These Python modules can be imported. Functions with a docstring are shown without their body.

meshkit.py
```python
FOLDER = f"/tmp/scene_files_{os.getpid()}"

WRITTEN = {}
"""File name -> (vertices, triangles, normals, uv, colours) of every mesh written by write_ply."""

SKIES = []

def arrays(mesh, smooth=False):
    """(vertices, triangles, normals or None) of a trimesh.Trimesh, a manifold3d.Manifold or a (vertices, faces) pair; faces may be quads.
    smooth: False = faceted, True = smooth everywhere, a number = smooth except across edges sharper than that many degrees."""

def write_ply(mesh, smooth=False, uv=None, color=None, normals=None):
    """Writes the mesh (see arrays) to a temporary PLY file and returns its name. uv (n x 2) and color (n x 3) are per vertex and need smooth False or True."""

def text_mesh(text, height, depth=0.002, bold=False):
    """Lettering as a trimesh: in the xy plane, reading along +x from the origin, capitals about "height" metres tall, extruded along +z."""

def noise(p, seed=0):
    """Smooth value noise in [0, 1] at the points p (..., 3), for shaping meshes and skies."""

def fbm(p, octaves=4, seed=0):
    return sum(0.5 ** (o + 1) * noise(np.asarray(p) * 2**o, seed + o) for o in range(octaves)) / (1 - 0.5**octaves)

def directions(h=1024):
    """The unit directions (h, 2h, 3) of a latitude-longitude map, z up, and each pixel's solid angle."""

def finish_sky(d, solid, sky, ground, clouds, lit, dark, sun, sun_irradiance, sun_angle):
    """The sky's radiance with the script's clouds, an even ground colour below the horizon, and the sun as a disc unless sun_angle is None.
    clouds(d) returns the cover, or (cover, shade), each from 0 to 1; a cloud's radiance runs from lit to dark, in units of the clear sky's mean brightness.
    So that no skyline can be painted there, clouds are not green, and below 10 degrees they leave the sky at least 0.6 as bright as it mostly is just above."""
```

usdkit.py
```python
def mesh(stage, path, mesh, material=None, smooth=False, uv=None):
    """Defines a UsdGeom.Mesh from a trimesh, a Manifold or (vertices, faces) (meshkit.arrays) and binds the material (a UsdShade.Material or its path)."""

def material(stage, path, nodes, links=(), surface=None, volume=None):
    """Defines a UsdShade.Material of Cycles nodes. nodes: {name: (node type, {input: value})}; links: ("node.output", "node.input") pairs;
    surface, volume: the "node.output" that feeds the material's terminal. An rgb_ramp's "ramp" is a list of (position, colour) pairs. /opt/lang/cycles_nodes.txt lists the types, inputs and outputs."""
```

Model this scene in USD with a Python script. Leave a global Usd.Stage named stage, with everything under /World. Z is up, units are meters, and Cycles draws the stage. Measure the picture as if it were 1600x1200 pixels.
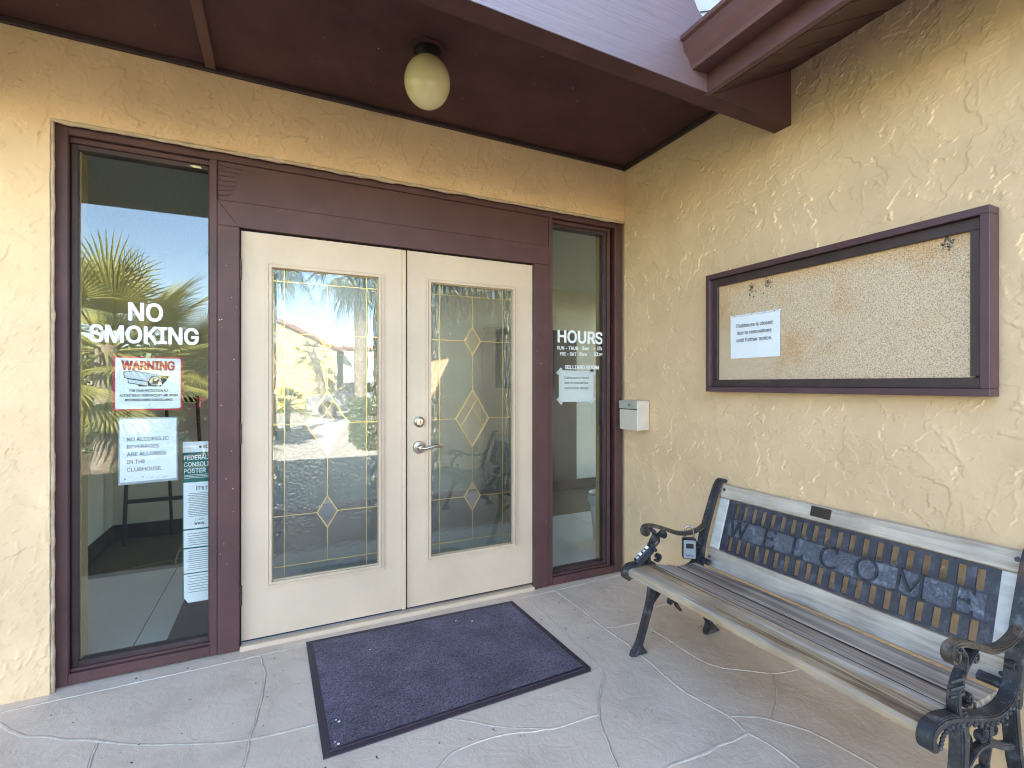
import math, random
import numpy as np, trimesh, usdkit, meshkit
from shapely.geometry import Polygon, LineString, Point, box as sbox
from shapely.ops import unary_union, polygonize
from pxr import Usd, UsdGeom, UsdLux, UsdShade, Gf, Sdf

stage = Usd.Stage.CreateInMemory()
UsdGeom.Xform.Define(stage, '/World')
UsdGeom.Scope.Define(stage, '/World/Looks')
rng = np.random.default_rng(7)
random.seed(7)

# ------------------------------------------------------------------ camera, sky, sun, exposure
YAW = math.radians(25.64)
CAM = (-2.144, -2.668, 1.302)
EXPOSURE = 4.32
SUN_EL, SUN_AZ = math.radians(30), math.radians(-24)
SKY_STRENGTH, SUN_INT = 0.06, 1.25
cs, cc = math.sin(YAW), math.cos(YAW)
cam = UsdGeom.Camera.Define(stage, '/World/camera')
cam.AddTransformOp().Set(Gf.Matrix4d(cc, -cs, 0, 0, 0, 0, 1, 0, -cs, -cc, 0, 0, *CAM, 1))
cam.CreateHorizontalApertureAttr(36.0)
cam.CreateFocalLengthAttr(36.0 * 755.3 / 1600)
cam.CreateExposureAttr(EXPOSURE)

D = Gf.Vec3d(math.sin(SUN_AZ) * math.cos(SUN_EL), math.cos(SUN_AZ) * math.cos(SUN_EL), math.sin(SUN_EL))
X = Gf.Cross(Gf.Vec3d(0, 0, 1), D).GetNormalized(); Y = Gf.Cross(D, X)
sun = UsdLux.DistantLight.Define(stage, '/World/sun')
sun.AddTransformOp().Set(Gf.Matrix4d(*X, 0, *Y, 0, *D, 0, 0, 0, 0, 1))
sun.CreateNormalizeAttr(True); sun.CreateIntensityAttr(SUN_INT); sun.CreateAngleAttr(0.5)
sun.CreateColorAttr(Gf.Vec3f(1.0, 0.9, 0.76))
sky = UsdLux.DomeLight.Define(stage, '/World/sky')
sky_mat = usdkit.material(stage, '/World/Looks/sky', {
    'tex': ('sky_texture', {'sky_type': 'single_scattering', 'sun_disc': False, 'sun_elevation': SUN_EL, 'sun_rotation': SUN_AZ, 'air_density': 1.0, 'aerosol_density': .25}),
    'bg': ('background_shader', {'strength': SKY_STRENGTH})}, [('tex.color', 'bg.color')], surface='bg.background')
UsdShade.MaterialBindingAPI.Apply(sky.GetPrim()).Bind(sky_mat)
sky.GetPrim().SetCustomDataByKey('kind', 'structure')

# ------------------------------------------------------------------ helpers
used = {}
world_of = {'/World': np.zeros(3)}


def path_for(name, parent):
    base = parent or '/World'
    k = used.get((base, name), 0)
    used[(base, name)] = k + 1
    return f'{base}/{name}' + (f'_{k:03d}' if k else '')


def data(prim, **kw):
    for k, v in kw.items():
        if v:
            prim.SetCustomDataByKey(k, v)


def thing(name, label=None, category=None, loc=(0, 0, 0), group=None, kind=None, parent=None):
    p = path_for(name, parent)
    x = UsdGeom.Xform.Define(stage, p)
    w = np.array(loc, float)
    if parent is None:
        x.AddTranslateOp().Set(Gf.Vec3d(*map(float, loc)))
        world_of[p] = w
    else:
        world_of[p] = world_of[parent]
    data(x.GetPrim(), label=label, category=category, group=group, kind=kind)
    return p


def obj(name, mesh, mat, parent=None, label=None, category=None, group=None, kind=None, smooth=False):
    """One Mesh prim; mesh vertices are given in world coordinates."""
    p = path_for(name, parent)
    if isinstance(mesh, list):
        mesh = trimesh.util.concatenate(mesh)
    w = world_of[parent] if parent else np.zeros(3)
    if isinstance(mesh, tuple):
        mesh = (np.asarray(mesh[0]) - w, mesh[1])
    else:
        mesh = trimesh.Trimesh(np.asarray(mesh.vertices) - w, mesh.faces, process=False)
    m = usdkit.mesh(stage, p, mesh, M[mat], smooth=smooth)
    world_of[p] = w
    data(m.GetPrim(), label=label, category=category, group=group, kind=kind)
    return p


def bx(x0, x1, y0, y1, z0, z1, b=0.0):
    x0, x1 = sorted((x0, x1)); y0, y1 = sorted((y0, y1)); z0, z1 = sorted((z0, z1))
    b = min(b, .45 * (x1 - x0), .45 * (y1 - y0), .45 * (z1 - z0))
    if b <= 0:
        m = trimesh.creation.box([x1 - x0, y1 - y0, z1 - z0]); m.apply_translation([(x0 + x1) / 2, (y0 + y1) / 2, (z0 + z1) / 2]); return m
    pts = []
    for sx in (0, 1):
        for sy in (0, 1):
            for sz in (0, 1):
                c = np.array([(x0, x1)[sx], (y0, y1)[sy], (z0, z1)[sz]], float)
                d = np.array([1 - 2 * sx, 1 - 2 * sy, 1 - 2 * sz]) * b
                for k in range(3):
                    q = c + d; q[k] = c[k]; pts.append(q)
    return trimesh.convex.convex_hull(np.array(pts))


def hull(pts):
    return trimesh.convex.convex_hull(np.array(pts, float))


def frame_map(m, origin, ex, ey):
    """Places a mesh drawn in the xy plane: x along ex, y along ey, z along ex x ey."""
    ex = np.array(ex, float); ey = np.array(ey, float); ez = np.cross(ex, ey)
    T = np.eye(4); T[:3, 0], T[:3, 1], T[:3, 2], T[:3, 3] = ex, ey, ez, origin
    m = m.copy(); m.apply_transform(T); return m


def front(m, x, y, z):          # on a wall that faces -y
    return frame_map(m, (x, y, z), (1, 0, 0), (0, 0, 1))


def side(m, x, y, z):           # on a wall that faces -x
    return frame_map(m, (x, y, z), (0, -1, 0), (0, 0, 1))


def extrude(poly, depth):
    gs = [g for g in getattr(poly, 'geoms', [poly]) if g.area > 1e-9]
    return trimesh.util.concatenate([trimesh.creation.extrude_polygon(g, depth, engine='earcut') for g in gs])


def bevel_extrude(poly, depth, b):
    """centred on z=0, with edges rounded in two steps"""
    out = []
    for k, (ins, d) in enumerate(((0, depth - 2 * b), (b * .35, depth - .9 * b), (b, depth))):
        q = poly.buffer(-ins) if ins else poly
        if q.is_empty:
            continue
        m = extrude(q, d); m.apply_translation([0, 0, -d / 2]); out.append(m)
    return trimesh.util.concatenate(out)


def heavy(m, d):
    out = []
    for k, (a, b) in enumerate(((0, 0), (d, 0), (-d, 0), (0, d * .6), (0, -d * .6))):
        c = m.copy(); c.apply_translation([a, b, .00006 * k]); out.append(c)
    return trimesh.util.concatenate(out)


def text(s, width=None, height=.05, bold=False, depth=.0012, x=0, y=0, center=False):
    m = meshkit.text_mesh(s, height, depth, bold)
    lo, hi = m.bounds[0][0], m.bounds[1][0]
    if width:
        sc = width / (hi - lo)
        m.apply_translation([-lo, 0, 0]); m.apply_scale([sc, 1, 1]); lo, hi = 0, width
    m.apply_translation([x - (lo + hi) / 2 if center else x - lo, y, 0])
    return m


def spline(pts, n=10):
    p = np.array(pts, float); q = np.vstack([2 * p[0] - p[1], p, 2 * p[-1] - p[-2]]); out = []
    for i in range(1, len(q) - 2):
        for t in np.linspace(0, 1, n, endpoint=False):
            a, b, c, d = q[i - 1:i + 3]
            out.append(.5 * (2 * b + (c - a) * t + (2 * a - 5 * b + 4 * c - d) * t ** 2 + (3 * b - a - 3 * c + d) * t ** 3))
    return np.vstack([out, p[-1:]])


def ribbon(pts, widths, n=8):
    """2-D shape of a spline with a width at each control point"""
    s = spline(pts, n); w = np.interp(np.linspace(0, 1, len(s)), np.linspace(0, 1, len(widths)), widths)
    parts = []
    for i in range(len(s) - 1):
        parts.append(unary_union([Point(s[i]).buffer(w[i] / 2, 6), Point(s[i + 1]).buffer(w[i + 1] / 2, 6)]).convex_hull)
    return unary_union(parts)


def tube(pts, r, n=8, cap=True):
    p = np.array(pts, float); r = np.broadcast_to(np.asarray(r, float), len(p))
    t = np.gradient(p, axis=0); t /= np.linalg.norm(t, axis=1, keepdims=True) + 1e-12
    ref = np.array([0, 0, 1.0]) if abs(t[0][2]) < .9 else np.array([1.0, 0, 0])
    V = []
    u = np.cross(t[0], ref); u /= np.linalg.norm(u)
    for i in range(len(p)):
        u = u - t[i] * (u @ t[i]); u /= np.linalg.norm(u) + 1e-12; v = np.cross(t[i], u)
        a = np.linspace(0, 2 * np.pi, n, endpoint=False)
        V.append(p[i] + r[i] * (np.cos(a)[:, None] * u + np.sin(a)[:, None] * v))
    V = np.vstack(V); F = []
    for i in range(len(p) - 1):
        for k in range(n):
            a, b = i * n + k, i * n + (k + 1) % n
            F += [[a, b, b + n], [a, b + n, a + n]]
    if cap:
        V = np.vstack([V, p[0], p[-1]]); e = len(V)
        for k in range(n):
            F += [[e - 2, (k + 1) % n, k], [e - 1, (len(p) - 1) * n + k, (len(p) - 1) * n + (k + 1) % n]]
    return trimesh.Trimesh(V, np.array(F), process=False)


def lathe(profile, n=32):
    """profile (r, z) turned round z"""
    m = trimesh.creation.revolve(np.array(profile, float), sections=n); return m


def cyl(a, b, r, n=16):
    return tube([a, b], r, n)


def grid_mesh(P):
    """P: (h, w, 3)"""
    h, w, _ = P.shape
    i = np.arange(h * w).reshape(h, w)
    q = np.stack([i[:-1, :-1], i[:-1, 1:], i[1:, 1:], i[1:, :-1]], -1).reshape(-1, 4)
    return P.reshape(-1, 3), q


# ------------------------------------------------------------------ materials
M = {}


def mat(name, color, rough=.7, var=0.0, var_scale=6, bump=0.0, bump_scale=200, stretch=None, spec=.5, metallic=0.0, extra=None, dark=None, detail=4):
    """principled with noise in the colour (var), optional second colour, and noise relief (bump, metres)"""
    nodes = {'geo': ('geometry', {}), 'p': ('principled_bsdf', {'roughness': rough, 'specular_ior_level': spec, 'metallic': metallic, 'base_color': color})}
    links = []
    src = 'geo.position'
    if stretch:
        nodes['map'] = ('mapping', {'scale': stretch}); links.append(('geo.position', 'map.vector')); src = 'map.vector'
    if var or dark:
        c = np.array(color); d = np.array(dark) if dark else c * (1 - var)
        l = c if dark else np.clip(c * (1 + var * .6), 0, 1)
        nodes['n'] = ('noise_texture', {'scale': var_scale, 'detail': detail, 'roughness': .6})
        nodes['r'] = ('rgb_ramp', {'ramp': [(.3, tuple(d)), (.7, tuple(l))]})
        links += [(src, 'n.vector'), ('n.fac', 'r.fac'), ('r.color', 'p.base_color')]
    if bump:
        nodes['bn'] = ('noise_texture', {'scale': bump_scale, 'detail': 3, 'roughness': .6})
        nodes['b'] = ('bump', {'distance': bump, 'strength': 1.0})
        links += [(src, 'bn.vector'), ('bn.fac', 'b.height'), ('b.normal', 'p.normal')]
    M[name] = usdkit.material(stage, f'/World/Looks/{name}', nodes, links, surface='p.BSDF')


mat('stucco', (.71, .492, .297), .92, var=.13, var_scale=3.0, bump=.0007, bump_scale=160, spec=.12, detail=7)
mat('stucco_bead', (.50, .375, .26), .85, var=.25, var_scale=14, bump=.002, bump_scale=80, spec=.3)
mat('brown_paint', (.085, .037, .036), .5, var=.18, var_scale=5, bump=.0004, bump_scale=220, spec=.4)
mat('brown_ceiling', (.092, .039, .037), .7, var=.30, var_scale=3, bump=.0006, bump_scale=120, spec=.3)
mat('brown_metal', (.115, .050, .045), .42, var=.12, var_scale=5, spec=.5)
mat('brown_soffit', (.075, .034, .03), .6, var=.3, var_scale=8, bump=.0008, bump_scale=80, stretch=(1, 8, 1), spec=.35)
mat('board_frame', (.080, .035, .042), .45, var=.15, var_scale=7, spec=.5)
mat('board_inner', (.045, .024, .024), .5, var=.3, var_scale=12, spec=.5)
mat('cream_paint', (.61, .468, .345), .5, var=.09, var_scale=2.6, bump=.00025, bump_scale=60, spec=.4)
mat('cream_box', (.60, .51, .42), .45, var=.06, var_scale=20, spec=.4)
mat('grey_plate', (.38, .36, .31), .5, var=.12, var_scale=40)
mat('black_gap', (.012, .010, .010), .8)
mat('tan_wood', (.30, .21, .105), .6, var=.25, var_scale=9, stretch=(8, 8, 1))
mat('interior_paint', (.50, .46, .37), .8, var=.08, var_scale=5)
mat('interior_ceiling', (.55, .55, .52), .9, var=.2, var_scale=60, bump=.004, bump_scale=70)
mat('floor_tile', (.74, .74, .72), .3, var=.06, var_scale=2)
mat('interior_floor', (.17, .14, .10), .6, var=.12, var_scale=2)
mat('dark_wood', (.035, .022, .016), .5, var=.3, var_scale=6)
mat('black_metal', (.012, .012, .013), .45)
mat('paper', (.80, .81, .84), .7, var=.02, var_scale=9)
mat('sheet_plastic', (.70, .72, .78), .3, var=.05, var_scale=20)
mat('vinyl_white', (.80, .82, .84), .5)
mat('ink', (.03, .03, .035), .7)
mat('ink_grey', (.06, .06, .075), .7)
mat('red_print', (.45, .02, .045), .6)
mat('green_print', (.006, .13, .11), .6)
mat('grey_print', (.36, .38, .42), .6)
mat('lightgrey_print', (.60, .63, .67), .6)
mat('tape_yellow', (.60, .55, .30), .4)
mat('brass', (.74, .54, .20), .3, metallic=1.0)
mat('nickel', (.52, .47, .41), .28, metallic=1.0, var=.1, var_scale=60)
mat('hinge_metal', (.12, .085, .08), .45, metallic=.5, var=.4, var_scale=60)
M['slab'] = usdkit.material(stage, '/World/Looks/slab', {
    'geo': ('geometry', {}), 'n': ('noise_texture', {'scale': 2.4, 'detail': 8, 'roughness': .65}), 'r': ('rgb_ramp', {'ramp': [(.28, (.56, .445, .35)), (.5, (.73, .59, .475)), (.72, (.79, .65, .53))]}),
    'n2': ('noise_texture', {'scale': 28.0, 'detail': 6, 'roughness': .75, 'distortion': 1.5}), 'r2': ('rgb_ramp', {'ramp': [(.30, (.36, .34, .32)), (.385, (1, 1, 1)), (.64, (1, 1, 1)), (.72, (1.0, 1.0, 1.0))]}),
    'mx': ('mix_color', {'blend_type': 'multiply', 'fac': .8}),
    'n4': ('noise_texture', {'scale': 9.0, 'detail': 6, 'roughness': .7, 'distortion': .6}),
    'n3': ('noise_texture', {'scale': 70.0, 'detail': 4, 'roughness': .7}), 'ad': ('math', {'math_type': 'multiply_add', 'value2': .18}),
    'b': ('bump', {'distance': .006, 'strength': 1.0}), 'p': ('principled_bsdf', {'roughness': .72, 'specular_ior_level': .3})},
    [('geo.position', 'n.vector'), ('n.fac', 'r.fac'), ('geo.position', 'n2.vector'), ('n2.fac', 'r2.fac'), ('r.color', 'mx.a'), ('r2.color', 'mx.b'), ('mx.result', 'p.base_color'),
     ('geo.position', 'n3.vector'), ('geo.position', 'n4.vector'), ('n3.fac', 'ad.value1'), ('n4.fac', 'ad.value3'), ('ad.value', 'b.height'), ('b.normal', 'p.normal')], surface='p.BSDF')
mat('joint', (.68, .575, .475), .8, var=.2, var_scale=30, bump=.002, bump_scale=80, spec=.3)
mat('mat_rubber', (.055, .038, .052), .6, bump=.0006, bump_scale=90)
mat('weathered_white', (.58, .55, .51), .8, var=.25, var_scale=9, stretch=(3, 1, 3), bump=.0008, bump_scale=60)
mat('asphalt', (.36, .345, .315), .85, var=.2, var_scale=2, bump=.004, bump_scale=60)
mat('concrete_path', (.40, .39, .37), .8, var=.12, var_scale=2.5)
mat('soil', (.075, .055, .038), .95, var=.5, var_scale=14, bump=.03, bump_scale=18)
mat('grass', (.06, .10, .025), .9, var=.4, var_scale=8, bump=.03, bump_scale=30)
mat('far_stucco', (.44, .35, .17), .85, var=.06, var_scale=1.5)
mat('far_white', (.60, .58, .54), .8, var=.06, var_scale=1.5)
mat('roof_tile', (.19, .085, .055), .8, var=.3, var_scale=3)
mat('roof_shingle', (.12, .085, .08), .9, var=.3, var_scale=8, bump=.003, bump_scale=50)
mat('siding', (.36, .35, .38), .6, var=.08, var_scale=6)
mat('trunk', (.17, .14, .11), .95, var=.35, var_scale=9, stretch=(1, 1, 3), bump=.02, bump_scale=14)
mat('car_paint', (.42, .43, .45), .28, metallic=.6)
mat('car_dark', (.015, .016, .018), .3)
mat('tyre', (.02, .02, .02), .8)
mat('chrome', (.6, .6, .62), .2, metallic=1.0)
mat('lamp_red', (.35, .02, .02), .3)
mat('iron_black', (.016, .016, .019), .5)
mat('lock_grey', (.33, .34, .36), .35, metallic=.4)
mat('lock_black', (.02, .021, .028), .45)
mat('steel', (.55, .55, .56), .25, metallic=1.0)
mat('bin_white', (.75, .76, .78), .5)

# weathered bench wood: long streaks along y
def wood(name, stops, sx=70, sy=1.6):
    M[name] = usdkit.material(stage, f'/World/Looks/{name}', {
        'geo': ('geometry', {}), 'map': ('mapping', {'scale': (sx, sy, sx)}),
        'n': ('noise_texture', {'scale': 1.0, 'detail': 6, 'roughness': .65, 'distortion': .6}),
        'r': ('rgb_ramp', {'ramp': stops}),
        'n2': ('noise_texture', {'scale': 5.0, 'detail': 3}), 'r2': ('rgb_ramp', {'ramp': [(.35, (.72, .70, .70)), (.65, (1, 1, 1))]}),
        'mx': ('mix_color', {'blend_type': 'multiply', 'fac': 1.0}),
        'b': ('bump', {'distance': .0025, 'strength': 1.0}), 'p': ('principled_bsdf', {'roughness': .75, 'specular_ior_level': .3})},
        [('geo.position', 'map.vector'), ('map.vector', 'n.vector'), ('n.fac', 'r.fac'), ('geo.position', 'n2.vector'), ('n2.fac', 'r2.fac'),
         ('r.color', 'mx.a'), ('r2.color', 'mx.b'), ('mx.result', 'p.base_color'), ('n.fac', 'b.height'), ('b.normal', 'p.normal')], surface='p.BSDF')
wood('wood_front', [(.32, (.07, .045, .03)), (.40, (.26, .17, .10)), (.47, (.55, .40, .24)), (.53, (.38, .31, .25)), (.64, (.66, .57, .47))], 26, .8)
wood('wood_seat', [(.33, (.08, .055, .042)), (.41, (.27, .205, .16)), (.52, (.47, .385, .31)), (.66, (.64, .545, .45))], 30, .8)
wood('wood_back', [(.25, (.34, .27, .21)), (.5, (.56, .475, .385)), (.7, (.68, .60, .50))], 45, 3.0)
wood('beam_paint', [(.30, (.15, .115, .155)), (.42, (.235, .19, .25)), (.7, (.28, .235, .30))], 120, 90)
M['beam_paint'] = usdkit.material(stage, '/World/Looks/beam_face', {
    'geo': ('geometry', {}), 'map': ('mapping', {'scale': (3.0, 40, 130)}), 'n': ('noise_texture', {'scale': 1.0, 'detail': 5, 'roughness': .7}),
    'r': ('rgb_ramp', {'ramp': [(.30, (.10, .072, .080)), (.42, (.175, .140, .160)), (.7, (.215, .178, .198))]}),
    'sep': ('separate_xyz', {}), 'mr': ('map_range', {'from_min': -1.5, 'from_max': -.35, 'to_min': 0.0, 'to_max': 1.0, 'clamp': True}),  # browner toward the eave end: gutter shade put into the faded paint colour
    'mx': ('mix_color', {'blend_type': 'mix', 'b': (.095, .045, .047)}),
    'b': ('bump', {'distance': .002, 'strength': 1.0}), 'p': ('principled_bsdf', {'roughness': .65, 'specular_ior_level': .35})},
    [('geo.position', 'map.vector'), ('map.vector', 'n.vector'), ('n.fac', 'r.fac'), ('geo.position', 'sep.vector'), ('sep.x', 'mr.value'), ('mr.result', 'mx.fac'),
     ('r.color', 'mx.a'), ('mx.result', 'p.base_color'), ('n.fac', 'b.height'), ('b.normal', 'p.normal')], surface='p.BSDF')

# cast iron: dark blue-grey with worn pale patches and some rust
def iron(name, base, worn, rust, rough=.5):
    M[name] = usdkit.material(stage, f'/World/Looks/{name}', {
        'geo': ('geometry', {}), 'n': ('noise_texture', {'scale': 22.0, 'detail': 6, 'roughness': .7}), 'r': ('rgb_ramp', {'ramp': [(.40, base), (.52, base), (.66, worn)]}),
        'n2': ('noise_texture', {'scale': 9.0, 'detail': 5}), 'r2': ('rgb_ramp', {'ramp': [(.56, (0, 0, 0)), (.68, (1, 1, 1))]}),
        'mx': ('mix_color', {'blend_type': 'mix', 'b': rust}),
        'bn': ('noise_texture', {'scale': 120.0, 'detail': 3}), 'b': ('bump', {'distance': .0012, 'strength': 1.0}),
        'p': ('principled_bsdf', {'roughness': rough, 'specular_ior_level': .6})},
        [('geo.position', 'n.vector'), ('n.fac', 'r.fac'), ('geo.position', 'n2.vector'), ('n2.fac', 'r2.fac'), ('r2.color', 'mx.fac'), ('r.color', 'mx.a'),
         ('mx.result', 'p.base_color'), ('geo.position', 'bn.vector'), ('bn.fac', 'b.height'), ('b.normal', 'p.normal')], surface='p.BSDF')
iron('cast_iron', (.020, .020, .024), (.10, .105, .12), (.075, .040, .022))
iron('cast_arm', (.045, .032, .026), (.16, .13, .09), (.13, .06, .03))
iron('cast_letter', (.014, .015, .022), (.05, .05, .065), (.02, .02, .03), .5)
iron('cast_band', (.075, .08, .105), (.20, .21, .255), (.045, .048, .065), .5)
iron('cast_panel', (.024, .026, .042), (.085, .09, .125), (.05, .05, .07), .45)

M['mat_pile'] = usdkit.material(stage, '/World/Looks/mat_pile', {
    'geo': ('geometry', {}), 'n': ('noise_texture', {'scale': 150.0, 'detail': 4, 'roughness': .7}), 'r': ('rgb_ramp', {'ramp': [(.36, (.024, .018, .030)), (.66, (.19, .155, .215))]}),
    'n2': ('noise_texture', {'scale': 5.0, 'detail': 5, 'roughness': .6}), 'r2': ('rgb_ramp', {'ramp': [(.36, (.70, .66, .70)), (.64, (1.3, 1.22, 1.26))]}),
    'mx': ('mix_color', {'blend_type': 'multiply', 'fac': 1.0, 'use_clamp': False}),
    'b': ('bump', {'distance': .004, 'strength': 1.0}), 'p': ('principled_bsdf', {'roughness': .95, 'specular_ior_level': .15, 'sheen_weight': .25})},
    [('geo.position', 'n.vector'), ('n.fac', 'r.fac'), ('geo.position', 'n2.vector'), ('n2.fac', 'r2.fac'), ('r.color', 'mx.a'), ('r2.color', 'mx.b'), ('mx.result', 'p.base_color'),
     ('n.fac', 'b.height'), ('b.normal', 'p.normal')], surface='p.BSDF')

M['cork'] = usdkit.material(stage, '/World/Looks/cork', {
    'geo': ('geometry', {}), 'v': ('noise_texture', {'scale': 230.0, 'detail': 3, 'roughness': .7}),
    'r': ('rgb_ramp', {'ramp': [(.32, (.27, .175, .10)), (.46, (.56, .40, .26)), (.6, (.72, .55, .39))]}),
    'n2': ('noise_texture', {'scale': 3.2, 'detail': 5, 'roughness': .6}), 'r2': ('rgb_ramp', {'ramp': [(.34, (.92, .80, .64)), (.48, (1, 1, 1))]}),
    'mx': ('mix_color', {'blend_type': 'multiply', 'fac': 1.0}),
    'n3': ('noise_texture', {'scale': 11.0, 'detail': 6, 'roughness': .7}), 'r3': ('rgb_ramp', {'ramp': [(.0, (1, 1, 1)), (.69, (1, 1, 1)), (.78, (.30, .19, .10))]}),
    'mx2': ('mix_color', {'blend_type': 'multiply', 'fac': 1.0}),
    'sp': ('separate_xyz', {}), 'mz': ('map_range', {'from_min': 1.74, 'from_max': 1.825, 'to_min': 0.0, 'to_max': 1.3}), 'mf': ('math', {'math_type': 'multiply', 'use_clamp': True}), 'mx3': ('mix_color', {'blend_type': 'multiply', 'b': (.95, .70, .38)}),
    'b': ('bump', {'distance': .002, 'strength': .8}), 'p': ('principled_bsdf', {'roughness': .9, 'specular_ior_level': .2})},
    [('geo.position', 'v.vector'), ('v.fac', 'r.fac'), ('geo.position', 'n2.vector'), ('n2.fac', 'r2.fac'), ('r.color', 'mx.a'), ('r2.color', 'mx.b'),
     ('geo.position', 'n3.vector'), ('n3.fac', 'r3.fac'), ('mx.result', 'mx2.a'), ('r3.color', 'mx2.b'), ('geo.position', 'sp.vector'), ('sp.z', 'mz.value'), ('mz.result', 'mf.value1'), ('n2.fac', 'mf.value2'), ('mf.value', 'mx3.fac'), ('mx2.result', 'mx3.a'), ('mx3.result', 'p.base_color'), ('v.fac', 'b.height'), ('b.normal', 'p.normal')], surface='p.BSDF')

M['globe_glass'] = usdkit.material(stage, '/World/Looks/globe_glass', {
    'p': ('principled_bsdf', {'base_color': (.72, .60, .33), 'roughness': .12, 'subsurface_weight': .35, 'subsurface_radius': (1, .9, .4), 'subsurface_scale': .03})}, [], surface='p.BSDF')


def pane_material(name, tint, base, edge, bump=0.0, scale=3.0):
    nodes = {'geo': ('geometry', {}), 'lw': ('layer_weight', {'blend': .5}), 'pw': ('math', {'math_type': 'power', 'value2': 4.0}),
             'ma': ('math', {'math_type': 'multiply_add', 'value2': edge, 'value3': base, 'use_clamp': True}),
             't': ('transparent_bsdf', {'color': tint}), 'g': ('glossy_bsdf', {'color': (1, 1, 1), 'roughness': 0.0}), 'mix': ('mix_closure', {})}
    links = [('lw.facing', 'pw.value1'), ('pw.value', 'ma.value1'), ('ma.value', 'mix.fac'), ('t.BSDF', 'mix.closure1'), ('g.BSDF', 'mix.closure2')]
    if bump:
        nodes['n'] = ('noise_texture', {'scale': scale, 'detail': 2}); nodes['b'] = ('bump', {'distance': bump, 'strength': 1.0})
        links += [('geo.position', 'n.vector'), ('n.fac', 'b.height'), ('b.normal', 'g.normal')]
    M[name] = usdkit.material(stage, f'/World/Looks/{name}', nodes, links, surface='mix.closure')
pane_material('clear_pane', (.93, .95, .94), .062, .8)
pane_material('door_pane', (.93, .95, .95), .062, .8, bump=.00010, scale=9)


def textured_glass(name, scale, dist, stretch=(1, 1, 1), refl=.11, rough=.06, tint=(.72, .80, .82)):
    M[name] = usdkit.material(stage, f'/World/Looks/{name}', {
        'geo': ('geometry', {}), 'map': ('mapping', {'scale': stretch}), 'n': ('noise_texture', {'scale': scale, 'detail': 2, 'distortion': .5}),
        'b': ('bump', {'distance': dist, 'strength': 1.0}),
        'g': ('glossy_bsdf', {'color': (1, 1, 1), 'roughness': .04}), 't': ('refraction_bsdf', {'color': tint, 'IOR': 1.12, 'roughness': rough}), 'mix': ('mix_closure', {'fac': refl})},
        [('geo.position', 'map.vector'), ('map.vector', 'n.vector'), ('n.fac', 'b.height'), ('b.normal', 'g.normal'), ('b.normal', 't.normal'), ('t.BSDF', 'mix.closure1'), ('g.BSDF', 'mix.closure2')], surface='mix.closure')
textured_glass('chip_glass', 75, .0035)
textured_glass('ripple_glass', 30, .009, (1.6, 1, .6))
textured_glass('bevel_glass', 10, .0004, refl=.2, rough=.0, tint=(.9, .93, .93))


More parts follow.
